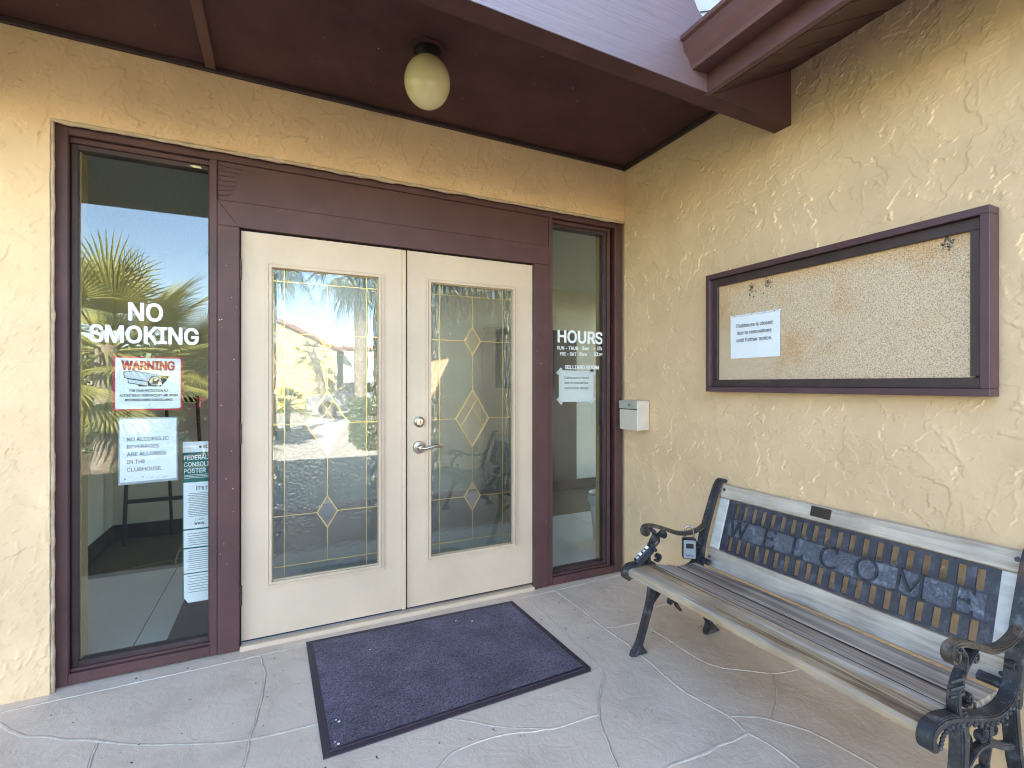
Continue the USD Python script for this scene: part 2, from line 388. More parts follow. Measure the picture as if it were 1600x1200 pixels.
def leaf(name, c1, c2, trans=.35):
    M[name] = usdkit.material(stage, f'/World/Looks/{name}', {
        'geo': ('geometry', {}), 'n': ('noise_texture', {'scale': 5.0, 'detail': 3}), 'r': ('rgb_ramp', {'ramp': [(.35, c1), (.65, c2)]}),
        'd': ('principled_bsdf', {'roughness': .45, 'specular_ior_level': .4}), 't': ('translucent_bsdf', {}), 'mix': ('mix_closure', {'fac': trans})},
        [('geo.position', 'n.vector'), ('n.fac', 'r.fac'), ('r.color', 'd.base_color'), ('r.color', 't.color'), ('d.BSDF', 'mix.closure1'), ('t.BSDF', 'mix.closure2')], surface='mix.closure')
leaf('palm_green', (.14, .16, .045), (.32, .31, .09), .4)
leaf('palm_yellow', (.24, .24, .06), (.42, .38, .10), .4)
leaf('palm_grey', (.07, .08, .04), (.12, .12, .06))
leaf('hedge_leaf', (.035, .06, .02), (.07, .10, .03), .25)
leaf('red_leaf', (.25, .03, .06), (.35, .06, .09))

# ------------------------------------------------------------------ stucco relief
def trowel(u, v, seed, per_m2=120):
    """skip-trowel relief in metres over the grid u (w), v (h): flat overlapping skins of plaster with sharp curling edges and thin drawn ridges"""
    r = np.random.default_rng(seed)
    U, V = np.meshgrid(u, v)
    P = np.stack([U, V, np.zeros_like(U) + seed], -1)
    w1 = meshkit.fbm(P * 11, 4, seed) - .5
    w2 = meshkit.fbm(P * 36, 3, seed + 9) - .5
    H = .0010 * meshkit.fbm(P * 4, 2, seed + 3) + .0003 * meshkit.fbm(P * 55, 2, seed + 5)
    area = (u[-1] - u[0]) * (v[-1] - v[0])
    for _ in range(int(area * per_m2)):
        c = (r.uniform(u[0], u[-1]), r.uniform(v[0], v[-1]))
        a = r.normal(1.1, .6); L = r.uniform(.07, .30); W = r.uniform(.035, .13); t = r.uniform(.0008, .0048)
        R = L * 1.7
        i0, i1 = np.searchsorted(u, [c[0] - R, c[0] + R]); j0, j1 = np.searchsorted(v, [c[1] - R, c[1] + R])
        if i1 - i0 < 3 or j1 - j0 < 3:
            continue
        S = (slice(j0, j1), slice(i0, i1))
        x = U[S] - c[0]; y = V[S] - c[1]
        p = x * math.cos(a) + y * math.sin(a); q = -x * math.sin(a) + y * math.cos(a)
        q = q + r.uniform(-2.0, 2.0) * p * p
        d = 1 - np.sqrt((p / L) ** 2 + (q / W) ** 2) + 2.2 * w1[S] + .9 * w2[S]
        e = d * W
        s = np.clip(e / .004, 0, 1); s = s * s * (3 - 2 * s)
        sgn = 1 if r.random() < .5 else -1
        fade = np.clip(.35 + sgn * .95 * q / W, 0, 1) if r.random() < .7 else np.clip(.35 + sgn * .9 * p / L, 0, 1)
        lip = np.exp(-((e - .003) / .003) ** 2) * .0016 * fade
        H[S] = np.maximum(H[S], s * t * fade + lip * (s > .02))
    for _ in range(int(area * per_m2 * .7)):      # drawn ridges
        c = np.array([r.uniform(u[0], u[-1]), r.uniform(v[0], v[-1])])
        a = r.normal(1.15, .55); L = r.uniform(.04, .20); k = r.uniform(-7, 7)
        R = L * .75
        i0, i1 = np.searchsorted(u, [c[0] - R, c[0] + R]); j0, j1 = np.searchsorted(v, [c[1] - R, c[1] + R])
        if i1 - i0 < 3 or j1 - j0 < 3:
            continue
        S = (slice(j0, j1), slice(i0, i1))
        x = U[S] - c[0]; y = V[S] - c[1]
        p = x * math.cos(a) + y * math.sin(a); q = -x * math.sin(a) + y * math.cos(a) + k * p * p * .5 + .05 * w1[S] + .012 * w2[S]
        taper = np.clip(1 - (2 * p / L) ** 2, 0, 1) * np.clip(.4 + 3 * w1[S] + .6, .15, 1)
        w = r.uniform(.0018, .0036)
        prof = np.where(q > 0, np.exp(-(q / (w * 2.2)) ** 2), np.exp(-(q / (w * .8)) ** 2))
        H[S] = H[S] + prof * taper * r.uniform(.0010, .0030)
    return H


# ------------------------------------------------------------------ ground, drive, path
def sheet(x0, x1, y0, y1, z):
    return ([[x0, y0, z], [x1, y0, z], [x1, y1, z], [x0, y1, z]], [[0, 1, 2, 3]])
obj('ground', sheet(-300, 300, -300, 300, -.10), 'grass', kind='structure')
obj('planting_bed', sheet(-9, -2.32, -9.0, -1.37, -.055), 'soil', kind='structure')
obj('planting_bed', sheet(-1.25, 3.5, -9.6, -5.3, -.055), 'soil', kind='structure')
obj('walkway', bx(-2.3, -.02, -9.6, -2.95, -.12, -.012), 'concrete_path', kind='structure')
obj('driveway', sheet(-40, 40, -22.5, -9.6, -.06), 'asphalt', kind='structure')

# porch floor: stamped concrete slabs between pale joints
FX0, FX1, FY0, FY1 = -4.6, -.004, -2.95, .06
jl = {
    'wall': [(-4.6, -.085), (-3.012, -.060), (-2.2, -.051), (-.748, -.035), (-.004, -.018)],
    'a': [(-3.45, .02), (-3.2, -.10), (-3.109, -.154), (-3.046, -.226), (-2.971, -.288), (-2.815, -.38), (-2.639, -.493), (-2.431, -.589), (-2.245, -.655)],
    'b': [(-2.235, -.053), (-2.225, -.081), (-2.201, -.269), (-2.219, -.493), (-2.241, -.638), (-2.253, -.798), (-2.30, -1.3), (-2.2, -1.9), (-2.35, -2.95)],
    'c': [(-2.736, -.436), (-2.730, -.569), (-2.72, -1.0), (-2.85, -1.6), (-2.8, -2.95)],
    'd': [(-.579, -.03), (-.579, -.133), (-.579, -.834), (-.597, -1.138), (-.556, -1.326), (-.565, -1.417), (-.548, -1.514), (-.56, -1.8), (-.50, -2.3), (-.6, -2.95)],
    'e': [(-.556, -1.326), (-.50, -1.355), (-.429, -1.401), (-.371, -1.491), (-.336, -1.588), (-.30, -1.8), (-.22, -2.2), (-.004, -2.3)],
    'f': [(-.568, -1.419), (-.660, -1.424), (-.759, -1.419), (-.965, -1.416), (-1.15, -1.40)],
    'g': [(-.361, -.60), (-.361, -.797), (-.363, -.986), (-.33, -1.06), (-.291, -1.106), (-.151, -1.211), (-.004, -1.25)],
    'g2': [(-.361, -.60), (-.2, -.5), (-.004, -.48)],
    'g3': [(-.361, -.60), (-.45, -.58), (-.579, -.56)],
    'h': [(-.151, -1.211), (-.262, -1.322), (-.415, -1.41)],
    'i': [(-.80, -.04), (-.80, -.5), (-.82, -.80), (-.835, -.899), (-.92, -.983), (-1.01, -1.094), (-1.047, -1.174), (-1.078, -1.266), (-1.12, -1.36), (-1.15, -1.40), (-1.2, -1.9), (-1.1, -2.95)],
    'j': [(-1.01, -1.094), (-1.116, -1.096), (-1.222, -1.083), (-1.352, -1.017), (-1.512, -.893), (-1.75, -.75), (-2.0, -.68), (-2.25, -.66)],
    'k': [(-1.247, -1.078), (-1.413, -1.036), (-1.536, -1.029), (-1.642, -1.06), (-1.8, -1.2), (-2.0, -1.28), (-2.295, -1.29)],
    'l': [(-1.2, -1.9), (-1.6, -1.75), (-2.2, -1.9)], 'm': [(-.55, -1.8), (-.9, -1.95), (-1.2, -1.9)], 'n': [(-2.8, -1.5), (-3.5, -1.3), (-4.6, -1.4)],
}
lines = {}
for k, p in jl.items():
    s = spline(p, 6)
    if k != 'wall':
        s = s + (np.stack([meshkit.noise(np.c_[s * 14, np.full(len(s), hash_)]) for hash_ in (len(k) + ord(k[0]), 90 + ord(k[0]))], 1) - .5) * .012
    lines[k] = LineString(s)
rect = sbox(FX0, FY0, FX1, FY1).difference(sbox(-5, -3, -2.31, -1.36))
net = unary_union(list(lines.values()) + [rect.exterior])
floor = thing('porch_floor', kind='structure')
obj('slab_base', extrude(rect, .1).apply_translation([0, 0, -.105]), 'joint', floor)
jbuf = unary_union([l.buffer(.005) for l in lines.values()])
for poly in polygonize(net):
    q = poly.intersection(rect).difference(jbuf).buffer(-.0005)
    for g in getattr(q, 'geoms', [q]):
        if g.area > .002:
            dz = rng.uniform(-.0006, .0008)
            m = extrude(g.simplify(.0006), .004); m.apply_translation([0, 0, -.004 + dz])
            obj('paving_slab', m, 'slab', floor)
for k, l in lines.items():
    p = np.array(l.coords); n = len(p)
    if k == 'wall':
        p = spline(p[::6], 20); n = len(p)
    w = .0042 + .0035 * meshkit.noise(np.c_[p * 9, np.full(n, 3 + ord(k[0]))])
    w = w * (1.1 if k in ('wall', 'a', 'd', 'e', 'f', 'j') else .6)
    t = np.gradient(p, axis=0); t /= np.linalg.norm(t, axis=1, keepdims=True); nn = np.c_[-t[:, 1], t[:, 0]]
    prof = [(-1.5, -.004), (-1, .0004), (-.55, .0016), (0, .0021), (.55, .0016), (1, .0004), (1.5, -.004)]
    P = np.stack([np.c_[p + nn * (a * w)[:, None], z + .0008 * (meshkit.noise(np.c_[p * 60, np.full(n, 7)]) - .5)] for a, z in prof], 1)
    obj('joint_bead', grid_mesh(P), 'joint', floor, smooth=True)

# grit and leaf crumbs that have blown in
rg = np.random.default_rng(77)
bits = []
for _ in range(95):
    x, y = rg.uniform(-3.2, -.05), -abs(rg.normal(0, .75)) - .01
    if y < -2.3 or (-2.05 < x < -.85 and -.9 < y < -.03):
        continue
    s_ = rg.uniform(.0012, .0050); a_ = rg.uniform(0, 6.28)
    q = trimesh.creation.box([s_ * rg.uniform(1, 2.6), s_, .0012]); q.apply_transform(trimesh.transformations.rotation_matrix(a_, [0, 0, 1])); q.apply_translation([x, y, .0018]); bits.append(q)
obj('floor_grit', bits, 'soil', label='scattered dark grit and leaf crumbs on the porch floor', category='grit', kind='stuff')

# ------------------------------------------------------------------ clubhouse
house = thing('clubhouse', 'cream stucco clubhouse entrance with brown trim, porch beam and double glass doors', 'building')
ZC = 2.79           # porch ceiling
OX, OZ = -3.012, 2.418   # opening in the front wall: x OX..0, z 0..OZ
# front wall
u = np.arange(-4.4, .001, .0045); v = np.arange(-.02, 2.835, .0045)
H = trowel(u, v, 3, 170)
Ug, Vg = np.meshgrid(u, v)
edge = .012 * np.exp(-np.minimum(np.hypot(np.maximum(OX - Ug, 0), np.maximum(Vg - OZ, 0)), 1) / .014) * .5
Pw = np.stack([Ug, -H - edge * .3, Vg], -1)
pts, quads = grid_mesh(Pw)
cx = pts[quads].mean(1)
keep = ~((cx[:, 0] > OX) & (cx[:, 2] < OZ))
wall_front = trimesh.Trimesh(pts, np.vstack([quads[keep][:, [0, 1, 2]], quads[keep][:, [0, 2, 3]]]), process=False)
wall_front.remove_unreferenced_vertices()
obj('front_wall', [wall_front], 'stucco', house, smooth=True)
obj('wall_core', [bx(-9, OX + .003, .004, .16, -.05, 3.0), bx(OX + .003, 1, .004, .16, OZ, 3.0), bx(0.02, 3.1, .004, .16, -.05, 3.0)], 'stucco', house)
obj('front_wall', [bx(-9, -4.4, -.004, .004, -.05, ZC + .02)], 'stucco', house)
# rough plaster bead round the opening
p = np.array([(OX, z) for z in np.arange(0, OZ, .02)] + [(x, OZ) for x in np.arange(OX, 0.0, .02)])
nz = meshkit.fbm(np.c_[p * 20, np.zeros(len(p))], 3, 4)
off = (meshkit.noise(np.c_[p * 22, np.ones(len(p))]) - .5) * .005
hz = p[:, 1] >= OZ - .021
b3 = np.c_[p[:, 0] + np.where(hz, 0, off + .004), np.full(len(p), .006), p[:, 1] + np.where(hz, off - .004, 0)]
obj('plaster_bead', tube(b3, np.where(hz, .007 + .014 * nz * nz, .005 + .008 * nz * nz), 8), 'stucco_bead', house, smooth=True)

# side wall (faces -x), fine relief where the photograph looks
u = np.arange(-2.35, .001, .0036); v = np.arange(-.02, 2.835, .0036)
H = trowel(u, v, 11, 115)
Ug, Vg = np.meshgrid(u, v)
pts, quads = grid_mesh(np.stack([-H, Ug, Vg], -1))
obj('side_wall', (pts, quads[:, ::-1]), 'stucco', house, smooth=True)
u = np.arange(-5.2, -2.349, .015); v = np.arange(-.05, 2.835, .015)
H = trowel(u, v, 12, 90)
Ug, Vg = np.meshgrid(u, v)
pts, quads = grid_mesh(np.stack([-H, Ug, Vg], -1))
obj('side_wall', (pts, quads[:, ::-1]), 'stucco', house, smooth=True)
obj('wall_core', [bx(.004, .16, -5.2, .004, -.05, 3.0), bx(.16, 3.1, -5.2, -5.05, -.05, 3.0)], 'stucco', house)

# porch ceiling, trim and batten
obj('porch_ceiling', hull([(x, y, z) for x, y in ((-9, -.001), (-.001, -.001), (-.001, -1.14), (-9, -1.376)) for z in (ZC, ZC + .03)]), 'brown_ceiling', house)
obj('ceiling_trim', bx(-9, -.022, -.024, -.0055, ZC - .026, ZC - .001, .003), 'board_inner', house)
obj('ceiling_trim', bx(-.026, -.0065, -1.12, -.003, ZC - .028, ZC - .001, .003), 'board_inner', house)
for xb in (-2.435, -4.87):
    obj('ceiling_batten', bx(xb - .022, xb + .022, -1.118, -.026, ZC - .018, ZC - .001, .003), 'brown_metal', house)
# beam: rough-sawn board with the pale face to the sky
cut = [(-9, 2.504), (-.002, 2.504), (-.002, 2.76), (-.56, 2.79), (-.61, 2.83), (-.80, 3.12), (-9, 3.12)]
BR = math.radians(1.5)
def beam_turn(m):
    m = m.copy(); m.apply_transform(trimesh.transformations.rotation_matrix(BR, [0, 0, 1], [0, -1.2, 0])); return m
beam = extrude(Polygon(cut), .078); beam = beam_turn(front(beam, 0, -1.122, 0))
obj('beam_core', beam, 'brown_ceiling', house)
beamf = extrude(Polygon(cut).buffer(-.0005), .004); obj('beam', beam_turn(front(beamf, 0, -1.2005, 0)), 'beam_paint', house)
# frayed drip edge on the beam's cut end
rr = np.random.default_rng(5)
fr = []
for k in range(16):
    t = k / 15; x = -.60 - .20 * t; z = 2.835 + .285 * t
    fr.append(bx(x - .006, x + .012 + rr.uniform(0, .008), -1.208, -1.118, z - .012, z + .006 + rr.uniform(0, .006), .002))
obj('drip_edge', fr, 'stucco_bead', house)
# lapped boards above the side roof
for k in range(4):
    z0 = 2.70 + .10 * k
    a = math.atan(.42)
    pl = [(-.75, z0 - .08), (.3, z0 + .36), (.3, z0 + .475), (-.75, z0 + .035)]
    obj('siding_board', front(extrude(Polygon(pl), .008), 0, -1.102 + .004 * (k % 2) - .006 * k, 0), 'siding', house)

# side eave: sloped boarded soffit, fascia and gutter, running along y
SL = (2.76 - 2.50) / .53
YE0, YE1 = -1.2, -5.4
nb = 30
def soffit_z(x):
    return 2.76 + SL * x
w_ = (YE0 - YE1) / nb
for k in range(nb):
    a, b = YE0 - .004 - k * w_, YE0 - (k + 1) * w_ + .0035
    q = [(-.002, soffit_z(-.002)), (-.53, soffit_z(-.53)), (-.53, soffit_z(-.53) + .02), (-.002, soffit_z(-.002) + .02)]
    obj('soffit_board', hull([(x, y, z) for x, z in q for y in (a, b)]), 'brown_soffit', house)
obj('soffit_backing', hull([(x, y, soffit_z(x) + dz) for x in (-.002, -.53) for y in (YE0 - .002, YE1) for dz in (.022, .05)]), 'black_gap', house)
obj('fascia', hull([(x, y, z) for (x, z) in ((-.536, 2.498), (-.556, 2.502), (-.556, 2.70), (-.536, 2.70)) for y in (YE0 - .003, YE1)]), 'brown_metal', house)
# K-style gutter, profile (x, z)
gp = [(-.5575, 2.705), (-.5575, 2.585), (-.640, 2.575), (-.648, 2.585), (-.655, 2.605), (-.682, 2.628), (-.692, 2.655), (-.692, 2.668), (-.706, 2.672), (-.706, 2.686), (-.690, 2.690)]
gp = [(x - .0, z) for x, z in gp]
gl = LineString(gp).buffer(.0018, cap_style=2, join_style=2)
def along_y(poly, ya, yb):
    m = extrude(poly, abs(yb - ya))       # xy of poly -> x, z ; depth -> -y
    return frame_map(m, (0, max(ya, yb), 0), (1, 0, 0), (0, 0, 1))
gut = obj('gutter', along_y(gl, YE0 - .012, YE1), 'brown_metal', house)
cap_poly = Polygon(gp + [(-.5575, 2.705)]).buffer(.003)
obj('end_cap', along_y(cap_poly, YE0 - .004, YE0 - .013), 'brown_metal', gut)
obj('seam_bead', tube([(x, YE0 - .010, z) for x, z in gp[1:9]], .004, 6), 'black_gap', gut)

# roofs (out of view from the porch, they shade it)
def slab_roof(pts_xyz, t=.10):
    return hull([*pts_xyz, *[(x, y, z + t) for x, y, z in pts_xyz]])
obj('roof', slab_roof([(-9, -1.21, 3.12), (.5, -1.21, 3.12), (.5, 4.2, 4.75), (-9, 4.2, 4.75)]), 'roof_shingle', house)
obj('roof', slab_roof([(-9, 4.2, 4.75), (3.3, 4.2, 4.75), (3.3, 9.5, 3.1), (-9, 9.5, 3.1)]), 'roof_shingle', house)
obj('roof', slab_roof([(-.56, -5.4, 2.705), (-.56, -1.24, 2.705), (3.2, -1.24, 4.50), (3.2, -5.4, 4.50)], .03), 'roof_shingle', house)
obj('roof', slab_roof([(.3, -1.24, 3.13), (.3, 4.2, 3.13), (3.2, 4.2, 4.50), (3.2, -1.24, 4.50)], .04), 'roof_shingle', house)
obj('wall_core', [bx(-9.1, -9, .0, 9, -.05, 3.3), bx(-9, 3.2, 8.9, 9, -.05, 3.3), bx(3.1, 3.2, 2.6, 9, -.05, 3.3), bx(3.1, 3.2, -5.2, .15, -.05, 3.3)], 'stucco', house)

# ---- entrance frame
FY = .03
fr = thing('door_frame', parent=house)
def fb(name, x0, x1, z0, z1, y0=FY, y1=.13, m='brown_paint', b=.003, parent=fr):
    return obj(name, bx(x0, x1, y0, y1, z0, z1, b), m, parent)
fb('jamb', OX + .002, -2.965, .006, OZ)                 # outer left jamb
fb('head', -2.965, -.06, 2.376, OZ - .001)
fb('jamb', -.060, -.007, .0, OZ)                        # outer right jamb
fb('mullion', -2.447, -2.415, .004, 2.376)              # left of the door, inner face is the casing
fb('mullion', -.585, -.556, .004, 2.376)
fb('casing', -2.414, -2.322, .004, 2.066, FY - .002, .13)
fb('casing', -.692, -.586, .0, 2.066, FY - .002, .13)
# mitred head casing
obj('head_casing', front(extrude(Polygon([(-2.414, 2.185), (-.586, 2.185), (-.586, 2.068), (-.692, 2.0665), (-2.322, 2.0665)]), .1), 0, .13, 0), 'brown_paint', fr)
obj('corner_block', front(extrude(Polygon([(-2.414, 2.182), (-2.414, 2.0675), (-2.3245, 2.0675)]), .1), 0, .131, 0), 'brown_paint', fr)
fb('header_panel', -2.4145, -.586, 2.187, 2.375, FY + .006, .12)
# wrinkled old paint in the panel's corner
wr = []
for k in range(7):
    a = k / 6
    wr.append(tube(spline([(-2.412, FY + .005, 2.36 - .15 * a), (-2.385, FY + .003, 2.352 - .14 * a), (-2.35 + .05 * (1 - a), FY + .006, 2.348 - .12 * a)], 5), [.001] + [.003] * 9 + [.001], 5))
obj('paint_wrinkle', wr, 'brown_paint', fr, smooth=True)
fb('stop', -2.332, -.68, 2.052, 2.064, .062, .12, 'black_gap', 0)
fb('stop', -2.3225, -2.316, .03, 2.052, .055, .12, 'black_gap', 0)
fb('stop', -.692, -.683, .03, 2.052, .055, .12, 'black_gap', 0)
obj('threshold', [bx(-2.32, -.693, .018, .14, -.004, .022, .004)], 'cream_paint', fr)
obj('sill_strip', [bx(-2.318, -.695, .05, .10, .0225, .030, .002)], 'steel', fr)
for px, pz in ((-.64, 1.60), (-.66, 1.62), (-.62, .25)):
    obj('screw', front(extrude(Point(0, 0).buffer(.005 if pz > 1 else .003), .004), px, FY - .0015, pz), 'black_metal' if pz > 1 else 'steel', fr)

# ---- sidelight windows
def sidelight(x0, x1, z0, z1, left):
    w = thing('sidelight_window', parent=house)
    # stepped stops round the glass, x0..x1 z0..z1 is the clear opening
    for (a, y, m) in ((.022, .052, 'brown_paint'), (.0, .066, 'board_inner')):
        b = .0225
        xs0, xs1, zs0, zs1 = x0 - a, x1 + a, z0 - a, z1 + a
        if left: xs1 = min(xs1, x1 + .008)
        else: xs0 = max(xs0, x0 - .016)
        bl = b if left else .006; br = .006 if left else b
        obj('stop', bx(xs0 - bl, xs0, y, .12, zs0 - b, zs1 + b, .002), m, w)
        obj('stop', bx(xs1, xs1 + br, y, .12, zs0 - b, zs1 + b, .002), m, w)
        obj('stop', bx(xs0, xs1, y + .0006, .12, zs1, zs1 + b, .002), m, w)
        obj('sill', bx(xs0, xs1, y + .0006, .12, zs0 - b * 1.2, zs0, .002), m, w)
    g = bx(x0 - .004, x1 + .004, .085, .089, z0 - .004, z1 + .004)
    obj('pane', g, 'clear_pane', w)
    return w
winL = sidelight(-2.943, -2.456, .085, 2.330, True)
winR = sidelight(-.540, -.130, .085, 2.328, False)
obj('sill', bx(-2.966, -2.447, FY, .12, .006, .052, .003), 'brown_paint', winL)
obj('sill', bx(-.556, -.060, FY, .12, .0, .052, .003), 'brown_paint', winR)
obj('jamb_liner', bx(-.129, -.095, .0895, .16, .06, 2.34), 'tan_wood', winR)
obj('jamb_liner', bx(-2.98, -2.935, .0895, .16, .06, 2.34), 'tan_wood', winL)
obj('paint_chip', front(extrude(Polygon([(0, 0), (.02, .004), (.045, .002), (.05, -.006), (.02, -.008)]), .001), -2.53, .0505, 2.335), 'tape_yellow', winL)
TY = .0835
def lettering(parent, parts, m='vinyl_white'):
    obj('lettering', [front(t, x, TY, z) for t, x, z in parts], m, parent)
lettering(winL, [(heavy(text('NO', .128, .078, True), .0012), -2.768, 1.596), (heavy(text('SMOKING', .410, .074, True), .0012), -2.908, 1.492)])
lettering(winR, [(heavy(text('HOURS', .362, .078, True), .0012), -.488, 1.580),
                 (text('SUN - THUR', .165, .022, True), -.494, 1.531), (text('8', .016, .024, True), -.294, 1.533), (text('am', .034, .020, True), -.275, 1.534),
                 (text('-', .014, .022, True), -.205, 1.537), (text('10', .030, .024, True), -.172, 1.537), (text('pm', .036, .019, True), -.138, 1.539)])
lettering(winR, [(text('FRI - SAT', .125, .022, True), -.468, 1.492), (text('8', .016, .024, True), -.318, 1.494), (text('am', .040, .020, True), -.299, 1.494),
                 (text('1', .008, .030, True), -.198, 1.494), (text('0', .021, .027, True), -.186, 1.494), (text('pm', .036, .019, True), -.158, 1.500)])
lettering(winR, [(text('BILLIARD ROOM', .268, .026, True), -.428, 1.402)])

# ---- doors
def door(x0, x1, gx0, gx1, left):
    d = thing('door', parent=house)
    z0, z1, gz0, gz1 = .034, 2.058, .305, 1.890
    y0, y1 = .058, .102
    hole = sbox(x0, z0, x1, z1).difference(sbox(gx0 - .012, gz0 - .012, gx1 + .012, gz1 + .012))
    obj('door_panel', [front(extrude(hole, y1 - y0), 0, y1, 0)], 'cream_paint', d)
    # moulding: two raised rings with mitred look
    for (o, i, yy) in ((.030, .014, y0 - .008), (.0135, .0, y0 - .013)):
        ring = sbox(gx0 - o, gz0 - o, gx1 + o, gz1 + o).difference(sbox(gx0 - i, gz0 - i, gx1 + i, gz1 + i))
        obj('glass_moulding', front(bevel_extrude(ring, .030, .004), 0, yy + .015, 0), 'cream_paint', d)
    obj('glass_moulding', front(extrude(sbox(gx0 - .001, gz0 - .001, gx1 + .001, gz1 + .001).difference(sbox(gx0 + .004, gz0 + .004, gx1 - .004, gz1 - .004)), .02), 0, y0 + .028, 0), 'cream_paint', d)
    # outer clear pane
    obj('pane', bx(gx0 - .003, gx1 + .003, .066, .069, gz0 - .003, gz1 + .003), 'door_pane', d)
    # brass came network and glass pieces behind it
    W = gx1 - gx0
    xl, xm, xr = gx0 + .056, (gx0 + gx1) / 2, gx1 - .062
    zt, zd1, zc, zd2, zb = 1.827, 1.561, 1.094, .624, .366
    sw, sh, bw, bh = .051, .083, .106, .172
    ls = [[(xl, gz0), (xl, gz1)], [(xr, gz0), (xr, gz1)], [(gx0, zt), (gx1, zt)], [(gx0, zb), (gx1, zb)],
          [(xm, zt), (xm, zd1 + sh)], [(xm, zd1 - sh), (xm, zc + bh)], [(xm, zc - bh), (xm, zd2 + sh)], [(xm, zd2 - sh), (xm, zb)]]
    for z, hw in ((zd1, sw), (zc, bw), (zd2, sw)):
        ls += [[(gx0, z), (xm - hw, z)], [(xm + hw, z), (gx1, z)]]
    diamonds = []
    for z, hw, hh in ((zd1, sw, sh), (zc, bw, bh), (zd2, sw, sh)):
        dm = [(xm, z + hh), (xm + hw, z), (xm, z - hh), (xm - hw, z)]
        diamonds.append(Polygon(dm)); ls.append(dm + [dm[0]])
    f = .30
    ls += [[(xm - bw * (1 - f), zc - bh * f), (xm + bw * f, zc + bh * (1 - f))], [(xm + bw * (1 - f), zc - bh * f), (xm - bw * f, zc + bh * (1 - f))]]
    border = sbox(gx0, gz0, gx1, gz1)
    L = [LineString(l) for l in ls]
    bufs = unary_union([l.buffer(.0019) for l in L] + [border.exterior.buffer(.005)]).intersection(border)
    dbuf = unary_union([g.exterior.buffer(.0030) for g in diamonds])
    obj('came', front(bevel_extrude(bufs, .006, .0009), 0, .076, 0), 'brass', d)
    obj('diamond_came', front(bevel_extrude(dbuf, .009, .0012), 0, .076, 0), 'brass', d)
    for piece in polygonize(unary_union(L + [border.exterior])):
        q = piece.buffer(-.001)
        if q.area < 1e-4:
            continue
        c = piece.representative_point()
        if any(g.contains(c) for g in diamonds):
            m_ = 'bevel_glass'
            e = trimesh.util.concatenate([front(extrude(q, .003), 0, .079, 0)])
        else:
            m_ = 'ripple_glass' if (c.x < xl or c.x > xr or c.y > zt or c.y < zb) else 'chip_glass'
            e = front(extrude(q, .003), 0, .079, 0)
        obj('glass_piece', e, m_, d)
    hx = x0 - .002 if left else x1 + .001
    for z in (1.865, 1.057, .262):
        h = obj('hinge', [cyl((hx, .050, z - .05), (hx, .050, z + .05), .0062, 12), bx(hx - .003, hx + .003, .05, .062, z - .048, z + .048)], 'hinge_metal', d, smooth=30)
    obj('door_sweep', bx(x0 + .004, x1 - .004, .056, .09, .030, .0338), 'black_gap', d)
    return d
dL = door(-2.316, -1.509, -2.180, -1.653, True)
dR = door(-1.495, -.684, -1.357, -.830, False)
obj('astragal', bx(-1.527, -1.503, .046, .0578, .034, 2.056, .003), 'cream_paint', dL)
ring = lathe([(0, 0), (.031, 0), (.032, .006), (.029, .014), (.021, .018), (.019, .022), (0, .0225)], 28)
db = obj('deadbolt', front(ring, -1.427, .058, 1.086), 'nickel', dR, smooth=35)
obj('keyhole', front(extrude(Point(0, 0).buffer(.003).union(sbox(-.001, -.007, .001, 0)), .001), -1.424, .0352, 1.088), 'black_gap', db)
lv = [front(lathe([(0, 0), (.036, 0), (.037, .005), (.033, .012), (.016, .016), (.013, .02), (.013, .05), (.012, .055), (0, .056)], 28), -1.427, .058, .940)]
sp = spline([(-1.427, .010, .940), (-1.405, .006, .937), (-1.375, .004, .943), (-1.345, .004, .950), (-1.315, .006, .945), (-1.30, .012, .940)], 6)
lv.append(tube(sp, np.interp(np.linspace(0, 1, len(sp)), [0, .3, .7, 1], [.012, .009, .008, .005]), 10))
obj('lever_handle', lv, 'nickel', dR, smooth=40)

chips = []
for _ in range(34):
    x, y = rg.uniform(-3.6, -.1), rg.uniform(-1.05, -.05)
    chips.append(trimesh.creation.cylinder(rg.uniform(.0012, .0032), .001, sections=6).apply_translation([x, y, ZC - .0008]))
obj('paint_chips', chips, 'stucco_bead', house)
kn = []
for _ in range(26):
    x = rg.choice([rg.uniform(-2.44, -2.33), rg.uniform(-.69, -.60)]); z = rg.uniform(.1, 1.9)
    kn.append(front(extrude(Point(0, 0).buffer(rg.uniform(.0012, .0030), 3), .0012), x, FY - .0022, z))
obj('paint_nicks', kn, 'stucco_bead', fr)
# ---- interior
ix0, ix1, iy1, izc = -3.40, 3.0, 2.40, 2.45
obj('interior_floor', bx(ix0, ix1, .141, iy1, -.02, -.0005), 'interior_floor', house)
tx = [ix0, -2.80, -1.60, -.40, .45, 1.30, ix1]
for a, b in zip(tx[:-1], tx[1:]):
    obj('floor_tile', bx(a + .003, b - .003, .146, 1.44, -.0004, .004, .001), 'floor_tile', house)
obj('entry_mat', bx(-2.66, -2.22, .22, 1.15, .0045, .013, .003), 'mat_rubber', house)
obj('interior_ceiling', bx(ix0 - .05, ix1, .161, iy1 + .05, izc, izc + .05), 'interior_ceiling', house)
obj('interior_wall', bx(ix0 - .1, ix0, .161, iy1, 0, izc), 'interior_paint', house)
obj('interior_wall', bx(ix0 - .1, ix1 + .1, iy1, iy1 + .1, 0, izc), 'interior_paint', house)
obj('interior_wall', [bx(ix1, ix1 + .09, .161, iy1, 0, .35), bx(ix1, ix1 + .09, .161, iy1, 2.35, izc), bx(ix1, ix1 + .09, 2.2, iy1, .35, 2.35), bx(ix1, ix1 + .09, .161, .3, .35, 2.35)], 'interior_paint', house)  # unseen right wall, opening added to let sky light brighten the room
obj('baseboard', bx(ix0, ix0 + .012, .165, iy1 - .013, .0015, .125, .003), 'dark_wood', house)
